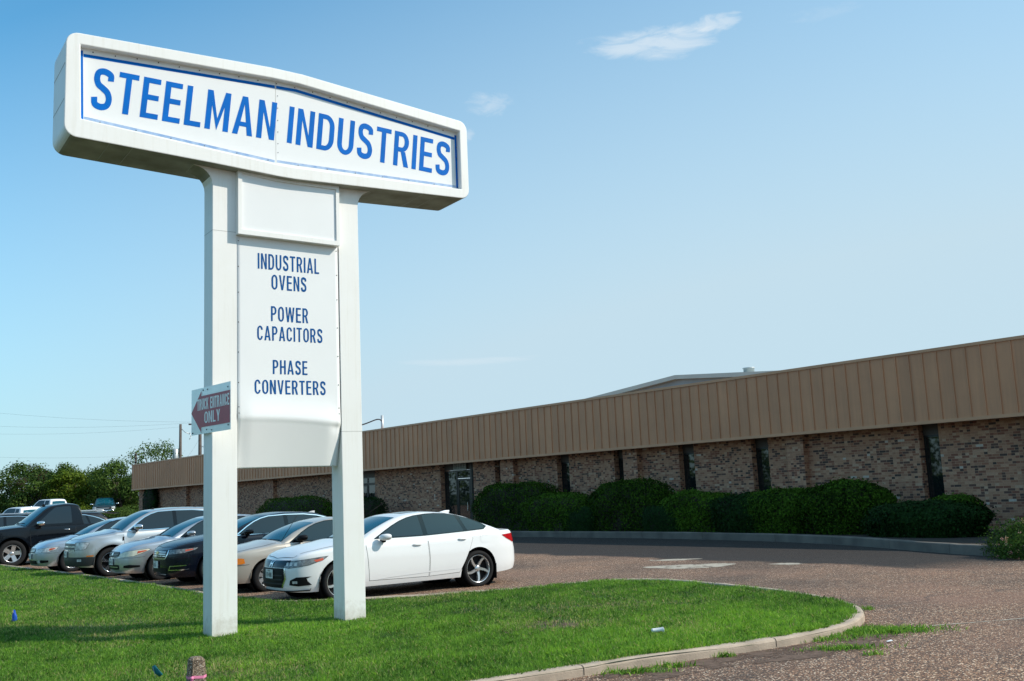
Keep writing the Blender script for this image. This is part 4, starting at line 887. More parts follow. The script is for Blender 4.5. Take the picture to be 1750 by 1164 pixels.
def shrub(name, a, off, hw, hd, H, seed, label, mt='hedge_leaf', n=16000, leaf=.074, z0=.19, flat=3.8, group='clipped shrubs along the brick front', tb=.5, cat='shrub', rough=.055):
    """hedge block: hw along the wall, hd across it"""
    R = np.random.default_rng(seed); p = B0 + BDIR * a + BN * off; o = empty(name, (p.x, p.y, z0 + gz(p.y)), bld.rotation_euler.z, label, cat, group)
    d = R.normal(size=(n, 3)); d[:, 2] = np.where(R.uniform(size=n) < .42, -np.abs(d[:, 2]) * .3, np.abs(d[:, 2])); d /= np.linalg.norm(d, axis=1, keepdims=True)
    ph = R.uniform(0, 6.28, 6)
    def rad_f(d):
        k = (np.abs(d[:, 0]) ** flat + np.abs(d[:, 1]) ** flat + np.abs(d[:, 2]) ** flat) ** (-1 / flat)
        return k * (1 + rough * np.sin(4 * d[:, 0] + ph[0]) * np.cos(3.3 * d[:, 1] + ph[1]) + rough * .7 * np.sin(7 * d[:, 2] + 5 * d[:, 0] + ph[2]) + rough * .45 * np.sin(13 * d[:, 0] + 11 * d[:, 2] + ph[3]))
    k = rad_f(d) * (1 - np.abs(R.normal(0, .085, n))) * (1 + .13 * R.uniform(size=n) * (R.uniform(size=n) > .90))
    ax = np.array([hw, hd, H * .58]); low = d[:, 2] < 0; u = -d[:, 2] / .25
    xy = np.hypot(d[:, 0], d[:, 1])[:, None] + 1e-6; d2 = d.copy(); d2[:, :2] /= xy; d2[:, 2] = 0; kd = np.where(low, rad_f(np.where(low[:, None], d2, d)) * (k / np.maximum(rad_f(d), 1e-3)), k)
    c = np.where(low[:, None], d2 * kd[:, None], d * k[:, None]) * ax; c[:, 2] += H * .42; c[:, 2] = np.where(low, H * .42 * R.uniform(-.05, 1.0, n), c[:, 2]); c[:, :2] *= np.where(low, 1 - .10 * (1 - c[:, 2] / (H * .42)), 1)[:, None]
    m = len(c); t = tb + .22 * (np.sin(c[:, 0] * 3 + ph[4]) * np.sin(c[:, 2] * 5 + ph[5])) * .6 + R.normal(0, .26, m)
    L = R.uniform(.7, 1.35, m) * leaf; leaf_mesh('foliage', c, d / ax + R.normal(size=(m, 3)) * .55, L, L * .55, t, MATS[mt], o)
    # solid dark core added inside the leaves to block the view through
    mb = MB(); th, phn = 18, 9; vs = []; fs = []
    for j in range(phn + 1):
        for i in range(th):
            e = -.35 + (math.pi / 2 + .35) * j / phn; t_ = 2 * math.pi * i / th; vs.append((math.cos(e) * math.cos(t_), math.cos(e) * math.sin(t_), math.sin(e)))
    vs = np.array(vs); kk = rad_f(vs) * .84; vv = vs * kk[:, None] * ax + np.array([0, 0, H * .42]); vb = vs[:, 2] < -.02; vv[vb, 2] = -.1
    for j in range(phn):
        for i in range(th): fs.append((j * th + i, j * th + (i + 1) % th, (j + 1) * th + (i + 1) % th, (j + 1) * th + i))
    mb.add(vv.tolist(), fs, True); mb.build('dark_core', MATS['mulch'], o); return o
# placed from the photograph: left edge px, right edge px, top py, front offset from the fascia plane
def shrub_px(x0, x1, ytop, off, label, hd=.8, **k):
    def a_of(px, o_):
        v = ray(px, 880); n = BN; Pp = B0 + BN * o_; t = ((Pp - Vector((0, 0, EYE))).dot(n)) / v.dot(n); q = Vector((0, 0, EYE)) + v * t; return (q - B0).dot(BDIR), q.y
    aL, yL = a_of(x0, off - hd * .5); aR, yR = a_of(x1, off + hd * .3); am = (aL + aR) / 2
    pc = B0 + BDIR * am + BN * off; top = at_y((x0 + x1) / 2, ytop, pc.y).z
    if am < 34:
        kp = min(((Vector((p[0], p[1], 0)) - B0).dot(BN) for p in bed_path if abs((Vector((p[0], p[1], 0)) - B0).dot(BDIR) - am) < abs(aL - aR) / 2 + .3), default=3) - .20
        if off + hd > kp: off = off - (off + hd - kp) * .75; hd = min(hd, kp - off)
    z0 = k.pop('z0', .19); return shrub('shrub', am, off, abs(aL - aR) / 2 * .88, hd, top - z0 - gz(pc.y), label=label, z0=z0, **k)
shrub_px(812, 945, 826, .75, 'tall box-shaped shrub right of the office door, first of the front row', .80, seed=1, tb=.36, n=22000)
shrub_px(912, 1012, 843, .9, 'shrub with a flat clipped top, second in the row from the office door', .75, seed=2, tb=.62, n=16000)
shrub_px(955, 1012, 868, 1.45, 'dark low shrub at the kerb in front of the flat-topped second shrub', .30, seed=3, n=9000, mt='dark_hedge_leaf')
shrub_px(1004, 1150, 820, .9, 'domed shrub, tallest in the middle of the row', .85, seed=4, tb=.36, n=22000, flat=2.5)
shrub_px(1085, 1150, 866, 1.7, 'dark low shrub tucked in front of the tall domed shrub', .35, seed=5, n=9000, mt='dark_hedge_leaf')
shrub_px(1134, 1240, 841, 1.1, 'bright-topped medium shrub between the tall dome and the long mound', .8, seed=6, tb=.66, n=16000)
shrub_px(1215, 1330, 845, 1.5, 'smooth dark sloping shrub in front of the narrow window', .8, seed=7, n=17000, mt='dark_hedge_leaf', tb=.6)
shrub_px(1270, 1420, 836, 1.1, 'left half of the long bright mound beneath the brick pilaster', .9, seed=8, tb=.56, n=21000, flat=2.7)
shrub_px(1380, 1520, 822, 1.2, 'broad mounded shrub, highest of the right-hand group', 1.0, seed=9, tb=.38, n=24000, flat=2.5)
shrub_px(1470, 1675, 858, 2.6, 'low dark spreading shrub at the kerb, next to the flowering bush', .9, seed=10, n=26000, mt='dark_hedge_leaf', tb=.55, flat=2.6)
shrub_px(1590, 1672, 848, 1.5, 'small green shrub beneath the right-hand window', .6, seed=11, n=12000)
shrub_px(452, 572, 847, 1.0, 'rounded shrub seen between the sign legs', .9, seed=12, n=14000, leaf=.08, flat=2.3)
shrub_px(612, 652, 850, 1.0, 'dark shrub beside the left glass entrance, peeping past the right leg', .6, seed=13, n=6000, mt='dark_hedge_leaf')
shrub_px(250, 265, 832, -.30, 'dark climbing plant on the brick at the left building end', .35, seed=14, n=3000, mt='dark_hedge_leaf', leaf=.12, flat=3.0, group=None)
# flowering bush at the right edge
lp = Vector((10.75, 20.35, 0)); lan = empty('flowering_bush', (lp.x, lp.y, .02), 0, 'loose green bush dotted with pink and yellow flower heads at the right edge', 'bush')
n = 15000; d = rng.normal(size=(n, 3)); d /= np.linalg.norm(d, axis=1, keepdims=True); d[:, 2] = np.abs(d[:, 2])
kr = rng.uniform(.35, 1, n) ** .35 * (1 + .13 * np.sin(5 * d[:, 0] + 2) * np.sin(6 * d[:, 1] + 4 * d[:, 2])) * rng.choice([1, 1, 1, 1.1], n)
c = d * kr[:, None] * np.array([1.35, 1.1, .80]); leaf_mesh('foliage', c, d + rng.normal(size=(n, 3)) * .6, rng.uniform(.035, .075, n), rng.uniform(.022, .04, n), rng.normal(.5, .22, n), MATS['lantana_leaf'], lan)
nf = 70; fd = rng.normal(size=(nf, 3)); fd /= np.linalg.norm(fd, axis=1, keepdims=True); fd[:, 2] = np.abs(fd[:, 2]); fd[:, 1] = -np.abs(fd[:, 1]) * .8
fc = np.repeat(fd * np.array([1.3, 1.12, .85]), 14, 0) + rng.normal(0, .018, (nf * 14, 3)); fn = np.repeat(fd, 14, 0) + rng.normal(size=(nf * 14, 3)) * .4
leaf_mesh('flowers', fc, fn, np.full(nf * 14, .024), np.full(nf * 14, .022), np.repeat(rng.uniform(0, 1, nf), 14) + rng.normal(0, .15, nf * 14), MATS['petal'], lan)
mb = MB(); mb.tube([(0, 0, -.05), (.1, 0, .5)], .03, 6); mb.tube([(.2, .1, -.05), (.5, .1, .45)], .025, 6); mb.tube([(-.2, 0, -.05), (-.5, 0, .45)], .025, 6); mb.build('stem', MATS['bark'], lan)

# the wood on the far side of the road, left of the picture: what the windows and paintwork mirror
R = np.random.default_rng(99); cc = []; tt = []
for k in range(46):
    y0 = -25 + 2.9 * k; x0 = -74 + R.uniform(-4, 4); H = R.uniform(6, 9.5); n = 700
    d = R.normal(size=(n, 3)); d /= np.linalg.norm(d, axis=1, keepdims=True); c_ = d * (R.uniform(.5, 1, n) ** .4)[:, None] * np.array([2.6, 2.6, H * .52]); c_[:, 2] += H * .5
    cc.append(c_ + np.array([x0, y0, 0])); tt.append(R.normal(R.uniform(.3, .7), .15, n))
for k in range(60):  # unseen row behind the camera, added to darken reflections in the car paint
    x0 = -80 + 3.4 * k; y0 = -46 + R.uniform(-5, 4); H = R.uniform(7, 11); n = 600
    d = R.normal(size=(n, 3)); d /= np.linalg.norm(d, axis=1, keepdims=True); c_ = d * (R.uniform(.5, 1, n) ** .4)[:, None] * np.array([3.0, 2.6, H * .52]); c_[:, 2] += H * .5
    cc.append(c_ + np.array([x0, y0, 0])); tt.append(R.normal(R.uniform(.3, .7), .15, n))
cc = np.vstack(cc); tt = np.concatenate(tt); m_ = cc[:, 1] < 75; cc = cc[m_]; tt = tt[m_]
tag(leaf_mesh('wood', cc, R.normal(size=cc.shape) + np.array([.4, 0, .4]), R.uniform(.4, .7, len(cc)), R.uniform(.25, .4, len(cc)), tt, MATS['tree_leaf']), 'unseen green wood round the open sides of the lot', 'wood', kind='stuff')

# ------------------------------------------------------------------ grass
KERB_IN = 0.085
def in_poly(px, py, poly):
    P = np.array(poly); inside = np.zeros(len(px), bool); j = len(P) - 1
    for i in range(len(P)):
        xi, yi = P[i]; xj, yj = P[j]
        cond = ((yi > py) != (yj > py)) & (px < (xj - xi) * (py - yi) / (yj - yi + 1e-12) + xi); inside ^= cond; j = i
    return inside
def vnoise(x, y, s, seed):
    R = np.random.default_rng(seed); out = 0
    for o in range(3):
        for _ in range(3):
            a = R.uniform(0, 6.28); f = s * 2 ** o * R.uniform(.7, 1.3); out = out + np.sin((x * math.cos(a) + y * math.sin(a)) * f + R.uniform(0, 6.28) + 1.5 * np.sin((x * math.sin(a) - y * math.cos(a)) * f * .6)) / (1.7 ** o)
    return out / 5.0
def blades(X, Y, Z, h, w, tint, R, lean=.75):
    n = len(X); a = R.uniform(0, 2 * np.pi, n); la = R.uniform(0, 2 * np.pi, n); l = np.minimum(np.abs(R.normal(0, lean, n)), 1.05) * h
    bx, by = np.cos(a) * w / 2, np.sin(a) * w / 2; dx, dy = np.cos(la) * l, np.sin(la) * l
    B = np.stack([X, Y, Z], 1); o = np.stack([bx, by, np.zeros(n)], 1); md = np.stack([dx * .42, dy * .42, h * .56], 1); tp = np.stack([dx, dy, h * np.sqrt(np.clip(1 - .5 * (l / h) ** 2, .3, 1))], 1)
    V = np.stack([B - o, B + o, B + md + o * .8, B + tp, B + md - o * .8], 1).reshape(-1, 3)
    return V, tint
def inset_path(path, w):
    P = np.array(path); d = np.gradient(P, axis=0); d /= np.hypot(*d.T)[:, None]; nn = np.stack([d[:, 1], -d[:, 0]], 1); return P + nn * w * (-1 if False else 1)
TURF = [tuple(p) for p in inset_path(kerb_path, KERB_IN)] + [(-70, -8), (-70, 49)]
def grass():
    R = np.random.default_rng(5); XS = []; YS = []
    for y0, y1, dens in ((8.4, 10, 8200), (10, 12, 6800), (12, 14.5, 5000), (14.5, 18, 3300), (18, 23, 1700), (23, 30, 900), (30, 42, 480)):
        xa, xb = -.56 * y1 - .3, min(5, .53 * y1); n = int((xb - xa) * (y1 - y0) * dens); x = R.uniform(xa, xb, n); y = R.uniform(y0, y1, n)
        k = (x > -.555 * y - .2) & (x < .53 * y); x, y = x[k], y[k]; k = in_poly(x, y, TURF); XS.append(x[k]); YS.append(y[k])
    X = np.concatenate(XS); Y = np.concatenate(YS); n = len(X)
    clump = vnoise(X, Y, 5.0, 1); big = vnoise(X, Y, .9, 2); dry = vnoise(X, Y, 1.3, 3); fine = vnoise(X, Y, 14, 4)
    # thin places
    tip = np.exp(-(((X - 2.6) / 1.7) ** 2 + ((Y - 12.2) / 1.3) ** 2)) + .8 * np.exp(-(((X + 2.6) / 2.0) ** 2 + ((Y - 13.4) / .5) ** 2)) + .6 * np.exp(-(((X - .5) / 3.0) ** 2 + ((Y - 10.6) / .7) ** 2))
    bare = .9 * np.exp(-(((X - .45) / .75) ** 2 + ((Y - 12.9) / .55) ** 2)) + .5 * np.exp(-(((X - 1.0) / 1.5) ** 2 + ((Y - 14.6) / .7) ** 2)) + .45 * np.exp(-(((X + 3.0) / 1.3) ** 2 + ((Y - 10.4) / .6) ** 2)) + .4 * np.exp(-(((X + 6.2) / 1.2) ** 2 + ((Y - 15.2) / .8) ** 2))
    keep = R.uniform(size=n) < np.clip(.93 + .35 * clump - 1.0 * bare + .2 * tip, .10, 1); X, Y = X[keep], Y[keep]; clump, big, dry, fine, tip, bare = (q[keep] for q in (clump, big, dry, fine, tip, bare)); n = len(X)
    Z = 0.072 + .012 * np.sin(X * 1.1 + .6) * np.sin(Y * .8) + .008 * np.sin(2.3 * X + 1.7 * Y) - .004
    h = (.034 + .015 * clump + .010 * fine + .024 * tip) * R.uniform(.5, 1.5, n) + .012; far = np.clip((Y - 8) / 12, 0, 2)
    h *= np.where(R.uniform(size=n) > .985, 1.9, 1.0)
    w = (.0044 + .0015 * (R.uniform(size=n) - .5) + .004 * tip) * (1 + .9 * far)
    t = .40 + .17 * big + .20 * clump + .14 * fine + R.normal(0, .17, n) + .22 * tip
    isdry = R.uniform(size=n) < np.clip(.05 + .55 * np.clip(dry - .25, 0, 1) + .45 * bare, 0, .65); t = np.where(isdry, R.uniform(.84, 1.0, n), np.clip(t, 0, .80))
    V, t = blades(X, Y, Z, np.clip(h, .02, .085), w, t, R); print('grass blades', n)
    return tag(raw_mesh('grass', V, 5, n, t, MATS['grass_blade'], None), 'mown green lawn grass with drier patches', 'grass', kind='stuff')
grass()
def weeds():
    R = np.random.default_rng(8); XS = []; YS = []
    for px, py, rx, ry, n in ((1400, 1083, .30, .10, 900), (1460, 1080, .34, .13, 1300), (1520, 1080, .30, .10, 900), (1440, 1110, .22, .05, 350), (1420, 1092, .3, .1, 500), (1370, 1096, .15, .06, 260), (1495, 1119, .07, .03, 60), (1240, 1123, .06, .03, 90), (1150, 1140, .10, .04, 160), (1090, 1150, .2, .05, 300), (1485, 1042, .04, .06, 70)):
        g = gnd(px, py); XS.append(R.normal(g.x, rx, n)); YS.append(R.normal(g.y, ry, n))
    X = np.concatenate(XS); Y = np.concatenate(YS); k = ~in_poly(X, Y, lawn_poly); X, Y = X[k], Y[k]; n = len(X)
    h = R.uniform(.02, .075, n); V, t = blades(X, Y, np.zeros(n), h, R.uniform(.006, .013, n), np.clip(R.normal(.55, .18, n), 0, .9), R, .8)
    tag(raw_mesh('weeds', V, 5, n, t, MATS['grass_blade'], None), 'weedy grass tufts growing on the driveway beside the kerb', 'weeds', kind='stuff')
weeds()

# ------------------------------------------------------------------ small things on the lawn
def flag(px, py, Y, m, label, shape, wire_to, rz):
    p = at_y(px, py, Y); o = empty('marker_flag', (p.x, Y, .085), rz, label, 'marker flag')
    mb = MB(); vs = []; fs = []; nx, nz = len(shape[0]), len(shape)
    for j, row in enumerate(shape):
        for i, (x, z) in enumerate(row): vs.append((x, .012 * math.sin(x * 60 + z * 40), z))
    for j in range(nz - 1):
        for i in range(nx - 1): fs.append((j * nx + i, j * nx + i + 1, (j + 1) * nx + i + 1, (j + 1) * nx + i))
    mb.add(vs, fs, True); fo = mb.build('flag', MATS[m], o, fix=False); md = fo.modifiers.new('s', 'SOLIDIFY'); md.thickness = .002
    mb = MB(); mb.tube([(0, 0, -.05), wire_to], .0018, 5); mb.build('wire', MATS['galvanised'], o); return o
flag(22, 1062, 15.6, 'flag_blue', 'bright blue utility marker flag standing at the left edge of the lawn', [[(.0, .19), (.015, .20), (.03, .19)], [(-.01, .12), (.02, .12), (.05, .11)], [(-.015, .06), (.02, .055), (.065, .05)], [(-.02, .01), (.005, .0), (.03, .02)]], (0, 0, .2), .2)
flag(270, 1152, 10.0, 'flag_teal', 'dark teal marker flag bent over the grass in the foreground', [[(-.060, .130), (-.042, .140), (-.024, .146)], [(-.050, .095), (-.020, .105), (.004, .108)], [(-.025, .060), (.008, .070), (.034, .074)], [(.008, .032), (.034, .042), (.050, .056)]], (-.05, .0, .13), .1)
pp = at_y(335.5, 1122, 8.55); post = empty('marker_post', (pp.x, 8.55, .0), rad(28), 'short tapered pebble-concrete post with a pink ribbon tied round it', 'post')
PT = pp.z; 
mb = MB(); vs = []; fs = []; pr = random.Random(4)
lev = [(0.0, .082), (PT * .45, .074), (PT * .75, .070), (PT - .05, .066), (PT - .02, .060), (PT - .004, .045), (PT, .030)]
for z, hw in lev:
    for sx, sy in ((-1, -.62), (-.62, -1), (.62, -1), (1, -.62), (1, .62), (.62, 1), (-.62, 1), (-1, .62)): vs.append((sx * hw + pr.uniform(-.002, .002), sy * hw + pr.uniform(-.002, .002), z + pr.uniform(-.003, .003)))
for j in range(len(lev) - 1):
    for i in range(8): fs.append((j * 8 + i, j * 8 + (i + 1) % 8, (j + 1) * 8 + (i + 1) % 8, (j + 1) * 8 + i))
fs.append(tuple(range((len(lev) - 1) * 8, len(lev) * 8))); mb.add(vs, fs); mb.build('post', MATS['pebble_concrete'], post)
zr = PT - .158; mb = MB(); hw = .0745
loop = [(sx * hw, sy * hw) for sx, sy in ((-1, -.62), (-.62, -1), (.62, -1), (1, -.62), (1, .62), (.62, 1), (-.62, 1), (-1, .62))]
for i in range(8):
    a, b = loop[i], loop[(i + 1) % 8]; za = zr + .006 * (i % 2) - .004 * (i > 4); zb = zr + .006 * ((i + 1) % 2) - .004 * ((i + 1) % 8 > 4)
    mb.add([(a[0], a[1], za - .011), (b[0], b[1], zb - .012), (b[0], b[1], zb + .010), (a[0], a[1], za + .011)], [(0, 1, 2, 3)])
kx, ky = -.050, -.082
for s_, w_ in ((-.018, .012), (.014, .014), (.0, .010)):
    pts = [(kx, ky, zr), (kx + s_, ky - .006, zr - .05), (kx + s_ * 1.6, ky - .004, zr - .12), (kx + s_ * 1.3, ky, zr - .19)]
    for a, b in zip(pts, pts[1:]): mb.add([(a[0] - w_ / 2, a[1], a[2]), (a[0] + w_ / 2, a[1] - .003, a[2]), (b[0] + w_ / 2, b[1] - .003, b[2]), (b[0] - w_ / 2, b[1], b[2])], [(0, 1, 2, 3)])
mb.lathe([(0, -.014), (.014, -.008), (.016, 0), (.013, .009), (0, .013)], 10, 'z', (kx, ky - .004, zr)); mb.build('ribbon', MATS['pink_ribbon'], post)
cp = gnd(1123, 1078, .12); cup = empty('paper_cup', (cp.x, cp.y, .125), rad(12), 'crushed white paper cup lying on the lawn', 'litter')
mb = MB(); mb.lathe([(0, -.06), (.030, -.06), (.032, -.055), (.041, .065), (.044, .066), (.044, .070), (.039, .070), (.030, -.05), (0, -.05)], 16, 'x', (0, 0, 0)); cu = mb.build('cup', MATS['paper_white'], cup); cu.scale = (1, 1, .72)
mb = MB(); mb.lathe([(.0365, .0), (.0405, .05)], 16, 'x', (0, 0, 0), a0=rad(200), a1=rad(290)); rb = mb.build('printed_band', MATS['paper_red'], cup); rb.scale = (1, 1.02, .74)
for px, py, nm, lb in ((1294, 906 + 190, 'paper_scrap', 'tiny scrap of white paper on the driveway by the weeds'),):
    g = gnd(1520, 1097); o = MB(); o.add([(-.03, -.02, .006), (.035, -.015, .012), (.03, .025, .02), (-.025, .02, .008)], [(0, 1, 2, 3)]); oo = o.build(nm, MATS['paper_white']); oo.location = (g.x, g.y, 0); tag(oo, lb, 'litter')

# ================================================================== VEHICLES
def pch(xs, ys, x):
    """smooth monotone interpolation"""
    xs = np.array(xs, float); ys = np.array(ys, float)
    if xs[0] > xs[-1]: xs, ys = xs[::-1], ys[::-1]
    h = np.diff(xs); d = np.diff(ys) / h; m = np.zeros(len(xs)); m[0], m[-1] = d[0], d[-1]
    for i in range(1, len(xs) - 1):
        if d[i - 1] * d[i] > 0: m[i] = 2 * d[i - 1] * d[i] / (d[i - 1] + d[i])
    x = np.clip(x, xs[0], xs[-1]); i = np.clip(np.searchsorted(xs, x) - 1, 0, len(h) - 1); t = (x - xs[i]) / h[i]
    return (1 + 2 * t) * (1 - t) ** 2 * ys[i] + t * (1 - t) ** 2 * h[i] * m[i] + t * t * (3 - 2 * t) * ys[i + 1] + t * t * (t - 1) * h[i] * m[i + 1]

class Car:
    def __init__(s, P):
        s.p = P; c = catmull(P['plan'], 40); d = np.r_[0, np.cumsum(np.hypot(*np.diff(c, axis=0).T))]
        s.S = d[-1]; n = int(s.S / .03); s.ss = np.linspace(0, s.S, n); s.px = np.interp(s.ss, d, c[:, 0]); s.py = np.interp(s.ss, d, c[:, 1]); s.py[0] = s.py[-1] = 0
        tx = np.gradient(s.px, s.ss); ty = np.gradient(s.py, s.ss); l = np.hypot(tx, ty); s.nx, s.ny = ty / l, -tx / l; s.nx[0], s.ny[0] = 1, 0; s.nx[-1], s.ny[-1] = -1, 0
        s.top = [t for t in zip(*P['top'])]; s.bot = [t for t in zip(*P['bottom'])]; s.wb = P['wb'] / 2; s.ar = P['tyre'] / 2 + P.get('gap', .055); s.tr = P['tyre'] / 2
        # top edge arrays
        zt = s.ztop(s.px); i0 = np.array([s.inset(k, z) for k, z in zip(s.ss, zt)])
        s.ex = s.px - s.nx * i0; s.ey = s.py - s.ny * i0; s.ez = zt; s.ey[0] = s.ey[-1] = 0; s.ex = np.minimum.accumulate(s.ex)
    def ztop(s, x): return pch(*s.top, x)
    def zbot(s, x):
        z = pch(*s.bot, x)
        for xw in (s.wb, -s.wb):
            q = s.ar ** 2 - (x - xw) ** 2; q = np.where(q > 0, s.tr + np.sqrt(np.maximum(q, 0)), 0); z = np.maximum(z, q)
        return z
    def n_at(s, q): a = abs(q); return np.interp(a, s.ss, s.nx), np.interp(a, s.ss, s.ny) * (1 if q >= 0 else -1)
    def inset(s, q, z):
        a = abs(q); nx = np.interp(a, s.ss, s.nx); x = np.interp(a, s.ss, s.px); P = s.p
        wf = nx * nx; sd = pch(*zip(*P['side']), z); en = pch(*zip(*(P['front'] if nx > 0 else P['rear'])), z)
        v = sd * (1 - wf) + en * wf; zt = s.ztop(x); u = np.clip((z - (zt - .055)) / .055, 0, 1); v = v + P.get('shoulder', .045) * u * u
        b = P.get('bulge', 0.0)
        if b:                                                    # flared arches
            for xw in (s.wb, -s.wb):
                dd = np.hypot(x - xw, z - s.tr); v = v - b * np.exp(-((dd - s.ar - .02) / .11) ** 2) * (1 - wf)
        return v
    def pt(s, q, z, o=0.0):
        a = abs(q); sg = 1 if q >= 0 else -1; x = np.interp(a, s.ss, s.px); y = np.interp(a, s.ss, s.py); nx, ny = np.interp(a, s.ss, s.nx), np.interp(a, s.ss, s.ny)
        i = s.inset(q, z) - o; return (x - nx * i, (y - ny * i) * sg, z)
    def sX(s, x): k = np.argmax(s.py); return float(np.interp(-x, -s.px[:], s.ss))      # side position -> arc length
    def sF(s, y): k = int(np.argmax(s.py > .93 * s.py.max())); return float(np.interp(abs(y), s.py[:k], s.ss[:k])) * (1 if y >= 0 else -1)
    def sR(s, y): k = len(s.ss) - 1 - int(np.argmax(s.py[::-1] > .93 * s.py.max())); return float(np.interp(-abs(y), -s.py[k:], s.ss[k:])) * (1 if y >= 0 else -1)
    def edge(s, x): x = np.clip(x, s.ex[-1] + .002, s.ex[0] - .002); return np.interp(-x, -s.ex, s.ey), np.interp(-x, -s.ex, s.ez)
    def T(s, x, y):
        ye, ze = s.edge(x); ye = max(ye, .05); cr = pch(*zip(*s.p['crown']), x) * min(1, ye / .5); return ze + cr * (1 - min(1, abs(y) / ye) ** 2.4)
    # cabin
    def roof(s, x): return pch(*zip(*s.p['roof']), x)
    def zt(s, x, y):
        P = s.p; x0, x1 = P['roof'][-1][0], P['roof'][0][0]; xe = x + P['bow'] * y * y if x > P['xmid'] else x - P.get('rbow', .12) * y * y
        if xe > x1 or xe < x0: return -1.0
        return s.roof(xe) - P['rcrown'] * y * y
    def yb(s, x): return s.edge(x)[0] - s.p.get('cab_in', .015)
    def zb(s, x): return s.edge(x)[1] - .01
    def yside(s, x, z): dz = max(0, z - s.zb(x)); return s.yb(x) - s.p['tumble'] * dz - s.p.get('tumble2', .18) * dz * dz
    def section(s, x):
        yb, zb = s.yb(x), s.zb(x); lo, hi = 0.0, 1.2
        if s.zt(x, yb) <= zb: yc, zc = yb, zb - .03; r = 0.0
        else:
            for _ in range(30):
                m = (lo + hi) / 2; y = s.yside(x, zb + m)
                if s.zt(x, y) > zb + m: lo = m
                else: hi = m
            zc = zb + lo; yc = s.yside(x, zc); r = min(s.p['rr'], .45 * (zc - zb))
        pts = []
        for k in range(6): z = zb - .03 + (zc - r - zb + .03) * k / 5; pts.append((s.yside(x, z) if z > zb else yb, z))
        y1 = yc - r * 1.15; a = np.array(pts[-1]); c = np.array([yc, zc]); b = np.array([y1, max(s.zt(x, y1), zc - .03)])
        for k in range(1, 6): t = k / 6; pts.append(tuple((1 - t) ** 2 * a + 2 * t * (1 - t) * c + t * t * b))
        for k in range(9): y = y1 * (1 - k / 8); pts.append((y, max(s.zt(x, y), zc - .03)))
        return pts

def car_patch(car, poly, off, cell=.07, kind='skin', flip=False):
    """poly in surface coordinates; kind: skin (s,z) / glass (x,z) / top (xe,y) / hood (x,y)"""
    if kind == 'skin': fn = lambda a, b: car.pt(a, b, off)
    elif kind == 'glass': fn = lambda a, b: (a, car.yside(a, b) + off, b + off * .3)
    elif kind == 'hood': fn = lambda a, b: (a, b, car.T(a, b) + off)
    else:
        def fn(a, b):
            P = car.p; k = P['bow'] if a > P['xmid'] else -P.get('rbow', .12); e = .01; sl = (car.roof(a + e) - car.roof(a - e)) / (2 * e); l = math.hypot(1, sl)
            return (a - k * b * b - sl / l * off, b, car.roof(a) - P['rcrown'] * b * b + off / l)
    return sheet(poly, cell, fn)
def rounded(poly, r=.03, n=4):
    P = [Vector(p) for p in poly]; out = []
    for i in range(len(P)):
        a, b, c = P[i - 1], P[i], P[(i + 1) % len(P)]; u, v = a - b, c - b; k = min(r, u.length * .45, v.length * .45)
        p, q = b + u.normalized() * k, b + v.normalized() * k
        if (u.normalized() + v.normalized()).length < .25: out.append(tuple(b)); continue
        for j in range(n + 1): t = j / n; out.append(tuple(p * (1 - t) ** 2 + b * 2 * t * (1 - t) + q * t * t))
    return out
def mirror(vs, fs): return [(x, -y, z) for x, y, z in vs], [tuple(reversed(f)) for f in fs]
def offset_ring(poly, w):
    P = [Vector(p) for p in poly]; n = len(P); ar = sum(P[i].x * P[(i + 1) % n].y - P[(i + 1) % n].x * P[i].y for i in range(n)); sg = 1 if ar > 0 else -1; out = []
    for i in range(n):
        a, b, c = P[i - 1], P[i], P[(i + 1) % n]; d1 = (b - a).normalized(); d2 = (c - b).normalized(); n1 = Vector((d1.y, -d1.x)) * sg; n2 = Vector((d2.y, -d2.x)) * sg
        m = (n1 + n2); m = m.normalized() if m.length > 1e-4 else n1; out.append(b + m * w / max(.35, m.dot(n1)))
    return [tuple(q) for q in out]
def smooth_poly(poly, per=5, keep=None): return [tuple(q) for q in catmull(poly, per, True)]

